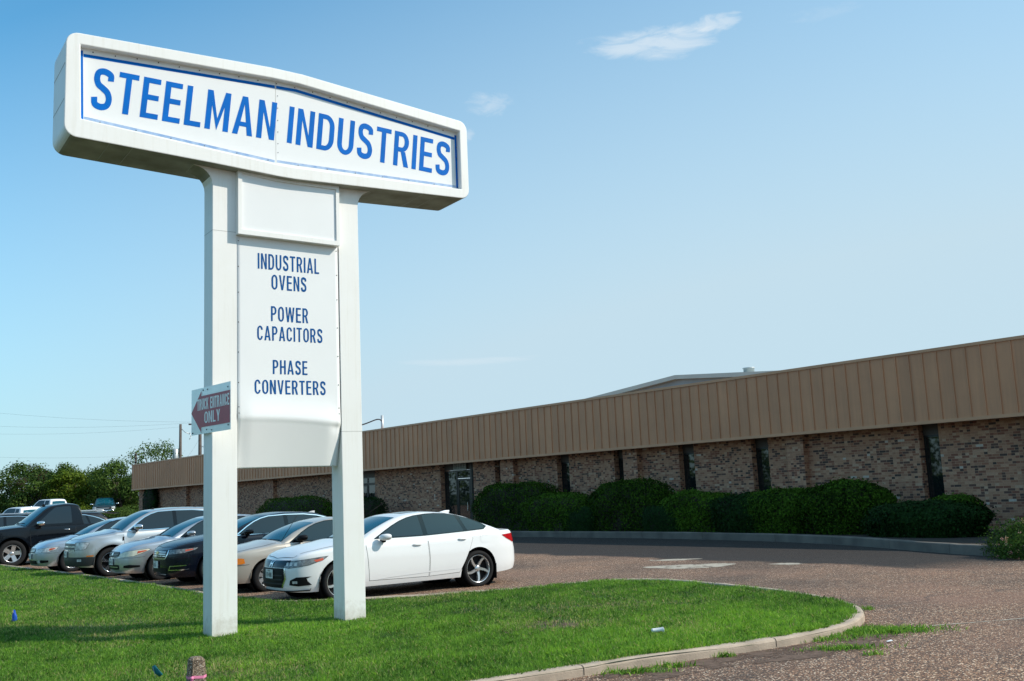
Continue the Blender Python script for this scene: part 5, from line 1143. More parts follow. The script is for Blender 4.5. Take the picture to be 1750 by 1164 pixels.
def wheel(parent, x, y, dia, width, style, sg, rimmat='alloy'):
    """axle along y; sg=+1 left. rim mesh with its tyre as child"""
    R = dia / 2; rr = R * style.get('rim', .70); yo = width / 2
    mb = MB(); back = 1
    mb.lathe([(rr * .985, -yo * .9), (rr, -yo * .2), (rr * .97, yo * .55), (rr * 1.0, yo * .80), (rr * .97, yo * .83), (rr * .93, yo * .70), (rr * .90, yo * .2)], 40, 'y', mi=1)
    mb.lathe([(rr * .9, yo * .02), (0, yo * .0)], 32, 'y', mi=0)
    ns = style['n']; w0, w1 = style['w']; tw = style.get('twist', 0.0); db = style.get('double', 0)
    for k in range(ns):
        for dd in ((-db, db) if db else (0,)):
            t0 = 2 * math.pi * k / ns + style.get('ph', .3) + dd * .0; vs = []
            st = 5
            for j in range(st + 1):
                u = j / st; r = rr * (.16 + .80 * u); th = t0 + tw * u * u + dd * (.35 + .65 * u) ; hw = (w0 * (1 - u) + w1 * u) / 2; yy = yo * (.50 + .22 * u + style.get('dish', 0) * (1 - u))
                cx, cz = r * math.cos(th), r * math.sin(th); nxx, nz = -math.sin(th), math.cos(th)
                for a, yv in ((-hw, yy - .035), (-hw * .8, yy), (hw * .8, yy), (hw, yy - .035)): vs.append((cx + nxx * a, yv, cz + nz * a))
            fs = [(j * 4 + a, j * 4 + a + 1, (j + 1) * 4 + a + 1, (j + 1) * 4 + a) for j in range(st) for a in range(3)] + [tuple(range(st * 4, st * 4 + 4))]
            mb.add(vs, fs, False, 1)
            if style.get('dark_edge'):
                vv = [(v[0], v[1] - .004, v[2]) for v in vs]; mb.add(vv, [(j * 4, j * 4 + 3, (j + 1) * 4 + 3, (j + 1) * 4) for j in range(st)], False, 0)
    mb.lathe([(rr * .24, yo * .45), (rr * .22, yo * .62), (rr * .12, yo * .68), (0, yo * .69)], 20, 'y', mi=1)
    o = mb.build('wheel', [MATS['black_plastic'], MATS[rimmat]], parent)
    mt = MB(); mt.lathe([(rr * .96, -yo * .8), (rr * 1.02, -yo), (R * .93, -yo * 1.02), (R * .985, -yo * .85), (R, -yo * .5), (R, yo * .5), (R * .985, yo * .85), (R * .93, yo * 1.02), (rr * 1.06, yo * 1.0), (rr * 1.0, yo * .84)], 44, 'y')
    mt.build('tyre', MATS['tyre'], o)
    o.location = (x, y, R - .012)
    if sg < 0: o.rotation_euler = (0, 0, math.pi)
    return o

WELD = 1e-4
def build_car(P, loc, yaw, name, label, cat):
    car = Car(P); root = empty(name, loc, yaw, label, cat); PM = MATS[P['paint']]
    # ---- body: side skin + bonnet/boot skin
    NT = 15; tl = np.r_[np.linspace(0, .86, NT - 4), .91, .95, .98, 1.0]; NT = len(tl); n = len(car.ss); vs = []; fs = []
    zt = car.ztop(car.px); zb_ = np.minimum(car.zbot(car.px), zt - .03)
    for i in range(n):
        for t in tl: vs.append(car.pt(car.ss[i], zb_[i] + (zt[i] - zb_[i]) * t))
    for i in range(n - 1):
        for j in range(NT - 1): fs.append((i * NT + j, (i + 1) * NT + j, (i + 1) * NT + j + 1, i * NT + j + 1))
    mb = MB(); mb.add(vs, fs, True); v2, f2 = mirror(vs, fs); mb.add(v2, f2, True)
    frac = [1, .985, .955, .91, .85, .76, .65, .5, .35, .17, 0]; bed = P.get('bed'); rows = []
    if bed: frac = [1, .985, .955, .93, .915, .91, .76, .5, .3, .15, 0]
    vs = []; fs = []; m = len(frac) * 2 - 1
    for i in range(n):
        x, ye, ze = car.ex[i], car.ey[i], car.ez[i]; cr = pch(*zip(*P['crown']), x) * min(1, ye / .5)
        fr = frac + [-q for q in frac[-2::-1]]
        for q in fr:
            z = ze + cr * (1 - abs(q) ** 2.4)
            if bed and bed[0] < x < bed[1] and abs(q) < .912: z = bed[2]
            vs.append((x, ye * q, z))
    for i in range(n - 1):
        for j in range(m - 1): fs.append((i * m + j, i * m + j + 1, (i + 1) * m + j + 1, (i + 1) * m + j))
    mb.add(vs, fs, True); body = mb.build('body', PM, root, fix=False)
    bm = bmesh.new(); bm.from_mesh(body.data); bmesh.ops.remove_doubles(bm, verts=bm.verts, dist=.0012); bmesh.ops.recalc_face_normals(bm, faces=bm.faces)
    for e in bm.edges:
        if len(e.link_faces) == 2 and e.calc_face_angle(0) > rad(50): e.smooth = False
    bm.to_mesh(body.data); bm.free()
    # ---- underside and wheel wells
    mb = MB(); ymax = car.py.max(); zf = P['bottom'][len(P['bottom']) // 2][1] + .04
    mb.box(-car.wb - .75, car.wb + .62, -ymax + .32, ymax - .32, zf, zf + .30)
    mb.box(-car.wb + car.ar + .03, car.wb - car.ar - .03, -ymax + .06, ymax - .06, zf, zf + .05)
    for xw in (car.wb, -car.wb):
        for sg in (1, -1):
            mb.lathe([(car.ar + .006, sg * (ymax - .035)), (car.ar + .006, sg * (ymax - .36)), (.02, sg * (ymax - .37))], 28, 'y', (xw, 0, car.tr))
    mb.build('underbody', MATS['black_plastic'], root)
    # ---- cabin shell
    xr0, xr1 = P['roof'][-1][0] + .004, P['roof'][0][0] - .004
    xs = np.linspace(xr0, xr1, 64); xs = np.unique(np.r_[xs, np.linspace(xr0, xr0 + .12, 8), np.linspace(xr1 - .1, xr1, 6)]); vs = []; fs = []
    for x in xs: vs += [(x, y, z) for y, z in car.section(x)]
    L = len(car.section(0.0))
    for i in range(len(xs) - 1):
        for j in range(L - 1): fs.append((i * L + j, (i + 1) * L + j, (i + 1) * L + j + 1, i * L + j + 1))
    mb = MB(); mb.add(vs, fs, True); v2, f2 = mirror(vs, fs); mb.add(v2, f2, True); cab = mb.build('roof', MATS[P.get('roof_paint', P['paint'])], root, fix=False)
    bm = bmesh.new(); bm.from_mesh(cab.data); bmesh.ops.remove_doubles(bm, verts=bm.verts, dist=.0012); bmesh.ops.recalc_face_normals(bm, faces=bm.faces); bm.to_mesh(cab.data); bm.free()
    def part(nm, poly, off, m, kind='skin', both=True, parent=root, cell=.07, right=False):
        v, f = car_patch(car, poly, off, cell, kind); res = []
        for sg in ((1, -1) if both else ((-1,) if right else (1,))):
            a, b = (v, f) if sg > 0 else mirror(v, f); q = MB(); q.add(a, b, True); o = q.build(nm, MATS[m], parent, fix=False); res.append(o)
            bm = bmesh.new(); bm.from_mesh(o.data); bmesh.ops.recalc_face_normals(bm, faces=bm.faces)
            # outward: away from the car's axis
            c_ = sum((fc.normal.dot(fc.calc_center_median() - Vector((fc.calc_center_median().x * .6, 0, .45))) for fc in bm.faces)); 
            if c_ < 0: bmesh.ops.reverse_faces(bm, faces=bm.faces)
            bm.to_mesh(o.data); bm.free()
        return res
    car.part = part; car.root = root
    # ---- glass
    if P.get('trim'):
        for pl in P['trim']:
            if P.get('trim_mat'): part('window_trim', offset_ring(pl, .004), .003, P['trim_mat'], 'glass'); pl = offset_ring(pl, -.016)
            part('window_surround', pl, .0045, 'gloss_black', 'glass')
    for pl in P['side_glass']: part('side_window', pl, .0065, P.get('side_glass_mat', 'tinted_glass'), 'glass')
    ws = P['windshield']; part('windshield', ws, .004, 'car_glass', 'top', False)
    if P.get('rear_glass'): part('rear_window', P['rear_glass'], .004, 'car_glass', 'top', False)
    wl = ws[0][0]; q = MB(); yw = abs(ws[0][1])                                          # wipers
    def on_ws(xe, y, o=.02): v, f = car_patch(car, [(xe, y), (xe + .001, y), (xe + .001, y + .001)], o, 1, 'top'); return v[0]
    q.tube([on_ws(wl + .01, -.05), on_ws(wl - .05, .25), on_ws(wl - .06, .58)], .008, 5); q.tube([on_ws(wl + .01, -.62), on_ws(wl - .06, -.3), on_ws(wl - .05, .02)], .008, 5); q.build('wiper', MATS['black_plastic'], root)
    # ---- bonnet shut lines and bonnet panel
    if P.get('hood'):
        hp = P['hood']; part('hood_seam', offset_ring(hp, .006), .0022, 'seam_dark', 'hood', False); part('hood', hp, .0045, P['paint'], 'hood', False)
    # ---- doors
    for dpoly, hx, hz in P['doors']:
        pl = [(car.sX(x), z) for x, z in dpoly]
        zt_ = max(z for x, z in pl); sp_ = [(x, z0 if z0 > zt_ - .06 else z) for (x, z), (x0, z0) in zip(offset_ring(pl, .006), pl)]; sm = part('door_seam', sp_, .0015, 'seam_dark'); ds = part('door', pl, .004, P['paint'])
        for d_, s_ in zip(ds, sm): s_.parent = d_
        if hx is not None:
            for d_, sg in zip(ds, (1, -1)):
                c_ = car.pt(car.sX(hx), hz, .028); q = MB(); prof = []
                vs = []; 
                for a in range(9):
                    u = -1 + 2 * a / 8; w_ = math.sqrt(max(0, 1 - abs(u) ** 4)); 
                    for b in range(8): t = 2 * math.pi * b / 8; vs.append((c_[0] + u * .10, (c_[1] + .013 * w_ * math.cos(t) - .018 * abs(u) ** 3), c_[2] + .016 * w_ * math.sin(t) + .004 * u))
                fs = [(a * 8 + b, a * 8 + (b + 1) % 8, (a + 1) * 8 + (b + 1) % 8, (a + 1) * 8 + b) for a in range(8) for b in range(8)]
                if sg < 0: vs, fs = mirror(vs, fs)
                q.add(vs, fs, True); q.build('handle', MATS[P.get('handle', P['paint'])], d_)
    # ---- mirrors
    mx, mz = P['mirror']; s_ = P.get('mirror_size', 1.0)
    for sg in (1, -1):
        yb = car.yside(mx, mz - .02); vs = []; fs = []
        for a in range(11):
            u = a / 10; w_ = [.50, .66, .78, .88, .95, 1.0, 1.0, .97, .88, .68, .25][a]; cy = yb + .05 + .235 * s_ * u
            for b in range(12):
                t = 2 * math.pi * b / 12; ct, st = math.cos(t), math.sin(t); ct, st = math.copysign(abs(ct) ** .7, ct), math.copysign(abs(st) ** .7, st)
                vs.append((mx + .03 - .07 * u + .088 * s_ * w_ * ct * (1.25 if ct > 0 else .55), cy, mz + .025 + .060 * s_ * w_ * st + .014 * u))
        for a in range(10):
            for b in range(12): fs.append((a * 12 + b, a * 12 + (b + 1) % 12, (a + 1) * 12 + (b + 1) % 12, (a + 1) * 12 + b))
        fs += [tuple(range(11, -1, -1)), tuple(range(120, 132))]
        if sg < 0: vs, fs = mirror(vs, fs)
        q = MB(); q.add(vs, fs, True); mo = q.build('mirror', MATS[P.get('mirror_mat', P['paint'])], root)
        q = MB(); q.tube([(mx + .01, sg * (yb - .03), mz - .03), (mx + .0, sg * (yb + .12), mz - .035)], .028, 8); q.build('mirror_arm', MATS['black_plastic'], mo)
    # ---- wheels
    for xw in (car.wb, -car.wb):
        for sg in (1, -1): wheel(root, xw, sg * (ymax - P['tyre_w'] / 2 - P.get('tuck', .025)), P['tyre'], P['tyre_w'], P['rim'], sg, P.get('rim_mat', 'alloy'))
    # ---- lamps, grilles, plates ...
    for e in P['skins']:
        nm, m, off, poly, both = e; conv = []
        for k, a, z in poly: conv.append(({'f': car.sF, 's': car.sX, 'r': car.sR}[k](a), z))
        if nm == 'headlight': part('lamp_seam', offset_ring(conv, .007), off - .003, 'seam_dark', 'skin', both, cell=.06)
        part(nm, conv, off, m, 'skin', both, cell=.05)
    # bars across the nose: (name, mat, y0, y1, z, height, off)
    for nm, m, y0, y1, z0, h, off in P.get('bars', []):
        part(nm, [(car.sF(y0), z0 - h / 2), (car.sF(y1), z0 - h / 2), (car.sF(y1), z0 + h / 2), (car.sF(y0), z0 + h / 2)], off, m, 'skin', False, cell=.05)
    if 'plate' in P:
        py, pz, txt = P['plate']; c_ = car.pt(car.sF(py), pz, .028); q = MB(); q.box(c_[0] - .012, c_[0], c_[1] - .155, c_[1] + .155, pz - .077, pz + .077); pl = q.build('licence_plate', MATS['plate_white'], root, bevel=.004)
        q = MB(); lettering(q, txt, -.125, .125, pz - .05, .075, lambda a, b, e: (c_[0] + .0015 + e, c_[1] + a, b), t=.15, hh=.13, gap=.16); lettering(q, 'TEXAS', -.055, .055, pz + .045, .022, lambda a, b, e: (c_[0] + .0015 + e, c_[1] + a, b), t=.16, hh=.15, gap=.2); q.build('lettering', MATS['plate_text'], pl, fix=False)
    return car

# wheel designs
RIM5 = dict(n=5, w=(.060, .046), twist=.24, rim=.77, dark_edge=True, ph=.75); RIMT = dict(n=5, w=(.13, .15), twist=0, rim=.66, ph=.55); RIM10 = dict(n=9, w=(.035, .045), rim=.70); RIM7 = dict(n=7, w=(.06, .075), rim=.66); RIMCAP = dict(n=8, w=(.07, .10), rim=.64); RIM6 = dict(n=5, w=(.04, .05), double=.16, rim=.68)

def base(nose, tail, W, wb, H, belt_f, belt_r, lip, deck, cowl_x, hdr_x, top_x, rear_top_x, rear_x, rear_z, **k):
    """proportions common to the passenger cars"""
    P = dict(wb=wb, tyre=k.get('tyre', .65), tyre_w=k.get('tyre_w', .215), bow=.16, rbow=.14, xmid=-.3, rcrown=.07, tumble=.36, tumble2=.12, rr=.075, paint=k['paint'])
    P['plan'] = [(nose, 0), (nose - .012, .28 * W), (nose - .075, .58 * W), (nose - .21, .80 * W), (nose - .48, .935 * W), (nose - .95, .99 * W), (.6, W), (-.7, W), (tail + 1.0, .99 * W), (tail + .52, .94 * W), (tail + .20, .80 * W), (tail + .06, .52 * W), (tail + .008, .24 * W), (tail, 0)]
    P['top'] = [(nose, lip), (nose - .14, lip + .055), (nose - .45, lip + (belt_f - lip) * .58), (nose - .95, lip + (belt_f - lip) * .86), (cowl_x, belt_f), (0, (belt_f + belt_r) / 2), (rear_top_x, belt_r), (tail + .55, deck), (tail + .18, deck + .005), (tail, deck - .03)]
    P['crown'] = [(nose, .004), (nose - .3, .04), (cowl_x, .075), (0, .04), (tail + .5, .03), (tail, .004)]
    P['bottom'] = [(nose, .21), (nose - .35, .19), (wb / 2 - .4, .20), (0, .20), (-wb / 2 + .4, .20), (tail + .5, .24), (tail, .30)]
    P['side'] = [(.15, .075), (.24, .035), (.34, .012), (.50, .0), (.68, .0), (.78, .012), (.92, .032), (1.05, .05), (1.4, .09)]
    P['front'] = [(.15, .10), (.22, .035), (.30, .01), (.42, 0), (.56, .005), (.66, .035), (.76, .08), (.9, .16), (1.2, .24)]
    P['rear'] = [(.2, .10), (.30, .03), (.42, .0), (.60, .0), (.72, .02), (.9, .05), (1.1, .10), (1.4, .16)]
    P['roof'] = [(cowl_x, belt_f + .015), (cowl_x - .04, belt_f + .035), ((cowl_x + hdr_x) / 2 + .02, (belt_f + H - .07) / 2 + .045), (hdr_x, H - .075), (hdr_x - .12, H - .045), (top_x, H), (rear_top_x + .1, H - .045), (rear_top_x, H - .075), ((rear_top_x + rear_x) / 2, (H - .075 + rear_z) / 2 + .03), (rear_x + .03, rear_z + .012), (rear_x, rear_z - .03)]
    yw = W - .22
    P['windshield'] = [(cowl_x - .05, -yw), (cowl_x - .05, yw), (hdr_x + .02, yw - .135), (hdr_x + .02, -yw + .135)]
    P['rear_glass'] = [(rear_x + .10, -yw + .06), (rear_top_x - .02, -yw + .17), (rear_top_x - .02, yw - .17), (rear_x + .10, yw - .06)]
    P['hood'] = [(nose - .20, -.60 * W), (nose - .13, 0), (nose - .20, .60 * W), (nose - .5, .78 * W), (cowl_x - .02, .80 * W), (cowl_x + .02, 0), (cowl_x - .02, -.80 * W)]
    P.update({a: b for a, b in k.items()}); return P
def hexp(y0, y1, z0, z1, c=.03): return [('f', y0 + c, z0), ('f', y1 - c, z0), ('f', y1, z0 + c), ('f', y1, z1 - c), ('f', y1 - c, z1), ('f', y0 + c, z1), ('f', y0, z1 - c), ('f', y0, z0 + c)]
def ell(cy, cz, ry, rz, n=14): return [('f', cy + ry * math.cos(2 * math.pi * i / n), cz + rz * math.sin(2 * math.pi * i / n)) for i in range(n)]

# ---- 1 white sedan in front
W1 = base(2.345, -2.535, .93, 2.83, 1.45, .955, 1.0, .735, 1.005, 1.20, .22, -.45, -1.28, -2.12, 1.04, paint='paint_white', tyre=.675, tyre_w=.235)
W1['roof'] = [(1.20, .975), (1.15, 1.0), (.70, 1.215), (.22, 1.385), (.06, 1.42), (-.40, 1.452), (-.85, 1.425), (-1.25, 1.352), (-1.68, 1.205), (-2.08, 1.055), (-2.16, 1.01)]
W1['side_glass'] = [rounded([(.64, 1.025), (.50, 1.115), (.34, 1.20), (.16, 1.28), (.0, 1.332), (-.15, 1.362), (-.235, 1.374), (-.275, 1.02), (.1, 1.02)], .025), rounded([(-.37, 1.02), (-.325, 1.380), (-.55, 1.386), (-.80, 1.372), (-1.02, 1.335), (-1.16, 1.045), (-.8, 1.03)], .025), rounded([(-1.235, 1.05), (-1.115, 1.312), (-1.32, 1.255), (-1.52, 1.175), (-1.63, 1.11), (-1.60, 1.065)], .03)]
W1['trim'] = [rounded([(.74, 1.005), (.50, 1.140), (.34, 1.222), (.16, 1.300), (.0, 1.350), (-.15, 1.379), (-.40, 1.401), (-.60, 1.402), (-.82, 1.388), (-1.05, 1.347), (-1.32, 1.270), (-1.54, 1.188), (-1.70, 1.105), (-1.62, 1.048), (-1.1, 1.028), (-.3, 1.004), (.1, 1.002)], .02)]
W1['doors'] = [([(.93, .955), (.90, .60), (.88, .30), (-.31, .28), (-.33, .60), (-.31, .985), (.2, .97)], -.09, .86), ([(-.335, .985), (-.35, .60), (-.335, .28), (-.98, .30), (-1.10, .50), (-1.22, .72), (-1.30, .90), (-1.27, 1.005), (-.9, 1.0)], -1.06, .90)]
W1['mirror'] = (.58, 1.0)
W1['rim'] = RIM5
W1['skins'] = [
    ('grille', 'gloss_black', .006, [('f', -.47, .61), ('f', .47, .61), ('f', .62, .665), ('f', .60, .735), ('f', 0, .725), ('f', -.60, .735), ('f', -.62, .665)], False),
    ('lower_grille', 'black_plastic', .005, [('f', -.40, .27), ('f', .40, .27), ('f', .50, .42), ('f', .47, .60), ('f', -.47, .60), ('f', -.50, .42)], False),
    ('grille_trim', 'chrome', .008, [('f', .40, .262), ('f', .435, .27), ('f', .535, .42), ('f', .505, .60), ('f', .475, .60), ('f', .505, .42)], True),
    ('headlight', 'lamp_dark', .007, [('f', .46, .625), ('f', .58, .605), ('f', .74, .625), ('f', .84, .655), ('s', 1.72, .735), ('s', 1.66, .775), ('s', 1.80, .765), ('f', .80, .735), ('f', .62, .715)], True),
    ('fog_lamp', 'black_plastic', .006, [('f', .60, .32), ('f', .74, .30), ('f', .85, .315), ('s', 2.0, .38), ('s', 2.02, .43), ('f', .85, .455), ('f', .72, .45), ('f', .62, .40)], True),
    ('tail_lamp', 'red_lens', .008, [('s', -2.00, .925), ('s', -2.25, .94), ('r', .74, .94), ('r', .50, .93), ('r', .50, .79), ('r', .74, .775), ('s', -2.30, .77), ('s', -2.12, .85)], True),
    ('chin_lip', 'black_plastic', .010, [('f', -.5, .205), ('f', .5, .205), ('f', .84, .215), ('s', 1.95, .245), ('s', 1.95, .265), ('f', .84, .235), ('f', .5, .225), ('f', -.5, .225)], False),
    ('fuel_flap', 'paint_white', .0035, [('s', -1.50, .81), ('s', -1.66, .81), ('s', -1.68, .83), ('s', -1.68, .93), ('s', -1.66, .95), ('s', -1.50, .95), ('s', -1.48, .93), ('s', -1.48, .83)], False)]
for z in (.34, .41, .48): W1.setdefault('bars', []).append(('grille_bar', 'seam_dark', -.44, .44, z, .022, .012))
W1['plate'] = (0.0, .50, 'VTB-8880')
a = rad(215); hd = Vector((math.cos(a), math.sin(a), 0)); lf = Vector((-math.sin(a), math.cos(a), 0)); rc = gnd(820, 1002)
c1 = build_car(W1, rc + hd * 1.415 - lf * .905, a, 'parked_car', 'glossy white four-door sedan with black five-spoke wheels, nearest in the parking row', 'car')
root = c1.root; part = c1.part
# sculpted sill crease, sunroof, fin, emblem, deck lip, amber marker, fog light
part('side_crease', [(c1.sX(.75), .305), (c1.sX(.45), .345), (c1.sX(-.3), .372), (c1.sX(-.99), .375), (c1.sX(-.99), .362), (c1.sX(-.3), .350), (c1.sX(.45), .325)], .008, 'paint_white')
part('sunroof', [(-.02, -.40), (-.02, .40), (-.42, .43), (-.42, -.43)], .004, 'tinted_glass', 'top', False)
mb = MB(); mb.prism([(-1.30, 1.30), (-1.02, 1.38), (-1.24, 1.43), (-1.34, 1.43)], -.025, .025); mb.build('antenna_fin', MATS['paint_white'], root, bevel=.012)
part('marker_lamp', [(c1.sX(1.74), .715), (c1.sX(1.86), .690), (c1.sX(1.90), .725), (c1.sX(1.74), .755)], .009, 'red_amber')
for y_ in (.52, .60, .68): part('lamp_lens', [(c1.sF(y_), .64), (c1.sF(y_ + .05), .645), (c1.sF(y_ + .05), .70), (c1.sF(y_), .695)], .010, 'lamp_clear')
part('fog_lens', [(c1.sF(.66), .345), (c1.sF(.73), .345), (c1.sF(.73), .385), (c1.sF(.66), .385)], .009, 'lamp_clear')
def front_emblem(car, strokes, m, y0=0.0, z0=.66, off=.014, parent=None):
    mb = MB(); k = 0
    for pl in strokes:
        k += 1; v_, f_ = car_patch(car, [(car.sF(y0 + a) if abs(y0 + a) > 1e-4 else 0.0, z0 + b) for a, b in pl], off + .0002 * k, .02); mb.add(v_, f_)
    return mb.build('emblem', MATS[m], parent or car.root, fix=False)
front_emblem(c1, [[(-.060, -.052), (-.034, -.052), (-.034, .052), (-.066, .052)], [(.034, -.052), (.060, -.052), (.066, .052), (.034, .052)], [(-.034, -.012), (.034, -.012), (.034, .014), (-.034, .014)]], 'chrome', 0, .672)
mb = MB(); mb.box(-1.415 - .40, -1.415 - .385, .70, .90, .12, .40); mb.box(-1.415 - .40, -1.415 - .385, -.90, -.70, .12, .40); mb.build('mud_flap', MATS['black_plastic'], root)

# ---- generic four-door glass house
def four_door(P, b0, b1, zr, xA, xB, xC, xD, quarter=True):
    """b0/b1 belt heights front/rear, zr window top, xA front corner, xB pillar, xC rear door end, xD quarter end"""
    g = zr - b0
    P['side_glass'] = [rounded([(xA - .02, b0 + .03), (xA - .2, b0 + .03 + g * .36), (xA - .38, b0 + .02 + g * .64), (xA - .55, b0 + .01 + g * .83), (xA - .75, zr - .015), (xB + .05, zr), (xB + .05, b0 + .028)], .03),
                       rounded([(xB - .05, b0 + .03), (xB - .05, zr), ((xB + xC) / 2, zr - .012), (xC + .16, zr - .05), (xC + .02, b1 + .03)], .03)]
    if quarter: P['side_glass'].append(rounded([(xC - .05, b1 + .032), (xC + .075, zr - .07), (xC - .13, zr - .12), (xC - .32 if xD < xC - .4 else xC - .2, (zr + b1) / 2 + .04), (xD, b1 + .07), (xD + .02, b1 + .04)], .03))
    P['trim'] = [rounded([(xA + .09, b0 + .008), (xA - .2, b0 + .055 + g * .36), (xA - .38, b0 + .042 + g * .64), (xA - .55, b0 + .03 + g * .83), (xA - .75, zr + .004), (xB, zr + .020), ((xB + xC) / 2, zr + .010), (xC + .14, zr - .032), (xC - .13, zr - .10), (xC - .30 if xD < xC - .4 else xC - .2, (zr + b1) / 2 + .065), (xD - .04, b1 + .08), (xD - .02, b1 + .02), (xC, b1 + .008), ((xB + xC) / 2, b1), ((xA + xB) / 2, b0 + .002)], .02)]
    P['doors'] = [([(xA + .20, b0 - .02), (xA + .18, .6), (xA + .16, .30), (xB + .01, .29), (xB - .01, .6), (xB + .01, b0), ((xA + xB) / 2, b0 - .01)], xB + .24, b0 - .12),
                  ([(xB - .02, b0), (xB - .035, .6), (xB - .02, .29), (xC + .28, .31), (xC + .14, .52), (xC, .74), (xC - .10, b1 - .10), (xC - .06, b1), ((xB + xC) / 2, b0 + .005)], xC + .20, b1 - .11)]
    return P
ROWA = rad(216)
def park(px, py, P, yaw=ROWA, dz=0.0, side=.0):
    """front-left tyre contact at photo pixel"""
    a = yaw; hd = Vector((math.cos(a), math.sin(a), 0)); lf = Vector((-math.sin(a), math.cos(a), 0)); g = gnd(px, py, 0); W = max(p[1] for p in P['plan'])
    q = g - hd * P['wb'] / 2 - lf * (W - .02); q.z = gz(q.y) + dz; return q

# ---- 2 beige compact
P2_ = base(2.26, -2.32, .865, 2.64, 1.375, .90, .93, .66, .985, 1.12, .22, -.30, -1.05, -1.75, .98, paint='paint_beige', tyre=.60, tyre_w=.195, rim=RIMCAP, mirror=(.62, .965), mirror_mat='black_plastic')
four_door(P2_, .905, .93, 1.305, .76, -.30, -1.08, -1.30, False)
P2_['skins'] = [('headlight', 'lamp_clear', .007, [('f', .40, .56), ('f', .60, .55), ('f', .70, .56), ('f', .70, .66), ('f', .55, .655), ('f', .40, .64)], True),
    ('turn_lamp', 'amber', .008, [('f', .715, .555), ('f', .79, .56), ('s', 1.78, .575), ('s', 1.80, .66), ('f', .79, .675), ('f', .715, .665)], True),
    ('grille', 'black_plastic', .006, hexp(-.36, .36, .585, .635, .02), False), ('lower_grille', 'black_plastic', .006, hexp(-.50, .50, .30, .37, .02), False),
    ('bumper_seam', 'seam_dark', .004, [('f', -.5, .530), ('f', .5, .530), ('f', .80, .535), ('s', 1.70, .545), ('s', 1.70, .552), ('f', .80, .543), ('f', .5, .538), ('f', -.5, .538)], False),
    ('tail_lamp', 'red_lens', .008, [('s', -2.02, .70), ('r', .60, .68), ('r', .40, .68), ('r', .40, .85), ('r', .60, .86), ('s', -2.02, .86)], True)]
c2 = build_car(P2_, park(459, 1011, P2_), ROWA, 'parked_car', 'beige compact car with orange corner lamp, behind the white sedan', 'car')
mb = MB(); mb.tube([(.95, .62, .95), (.62, .66, 1.45)], .005, 5); mb.tube([(-.9, .5, 1.30), (-1.45, .52, 1.62)], .006, 5); mb.build('antenna', MATS['black_plastic'], c2.root)

# ---- 3 black large sedan
P3_ = base(2.43, -2.66, .925, 2.84, 1.50, 1.0, 1.06, .80, 1.12, 1.22, .26, -.35, -1.25, -2.02, 1.115, paint='paint_navy', tyre=.69, tyre_w=.235, rim=RIM10, mirror=(.66, 1.06), mirror_mat='gloss_black', trim_mat='chrome')
P3_['front'] = [(.15, .10), (.22, .035), (.30, .01), (.42, 0), (.60, .0), (.72, .02), (.84, .07), (.95, .14), (1.2, .22)]
four_door(P3_, 1.01, 1.06, 1.42, .84, -.32, -1.25, -1.62)
P3_['skins'] = [('grille', 'gloss_black', .006, [('f', -.44, .62), ('f', .44, .62), ('f', .50, .70), ('f', .52, .79), ('f', -.52, .79), ('f', -.50, .70)], False),
    ('grille_trim', 'chrome', .008, [('f', -.46, .585), ('f', .46, .585), ('f', .54, .70), ('f', .55, .79), ('f', .525, .79), ('f', .505, .70), ('f', .44, .615), ('f', -.44, .615), ('f', -.505, .70), ('f', -.525, .79), ('f', -.55, .79), ('f', -.54, .70)], False),
    ('headlight', 'lamp_dark', .008, [('f', .56, .69), ('f', .70, .70), ('f', .82, .72), ('s', 1.86, .775), ('s', 1.80, .815), ('f', .82, .80), ('f', .58, .79)], True),
    ('marker_lamp', 'red_amber', .010, [('s', 2.06, .745), ('s', 1.90, .78), ('s', 1.90, .80), ('s', 2.06, .785)], True),
    ('fog_trim', 'chrome', .008, [('f', .56, .345), ('f', .80, .345), ('f', .86, .36), ('f', .86, .375), ('f', .80, .362), ('f', .585, .362), ('f', .62, .43), ('f', .84, .442), ('f', .84, .456), ('f', .60, .446)], True),
    ('lower_trim', 'chrome', .010, hexp(-.48, .48, .250, .272, .008), False), ('lower_grille', 'black_plastic', .006, hexp(-.50, .50, .30, .40, .03), False),
    ('tail_lamp', 'red_lens', .008, [('s', -2.36, .84), ('r', .66, .82), ('r', .42, .82), ('r', .42, .98), ('r', .66, .99), ('s', -2.30, .97)], True)]
P3_['bars'] = [('grille_bar', 'chrome', -.45, .45, z, .012, .010) for z in (.655, .700, .745)]
P3_['plate'] = (0.0, .47, 'BSR-41')
c3 = build_car(P3_, park(368, 998, P3_), ROWA, 'parked_car', 'black full-size sedan with chrome-trimmed grille and windows, between the silver sedan and the beige car', 'car')
front_emblem(c3, [[(-.085, -.022), (-.035, -.022), (-.035, -.035), (.035, -.035), (.035, -.022), (.085, -.022), (.095, .022), (.035, .022), (.035, .035), (-.035, .035), (-.035, .022), (-.075, .022)]], 'gold', 0, .725, .018)
mb = MB(); mb.prism([(-1.36, 1.36), (-1.10, 1.42), (-1.30, 1.475), (-1.38, 1.475)], -.022, .022); mb.build('antenna_fin', MATS['galvanised'], c3.root, bevel=.01)

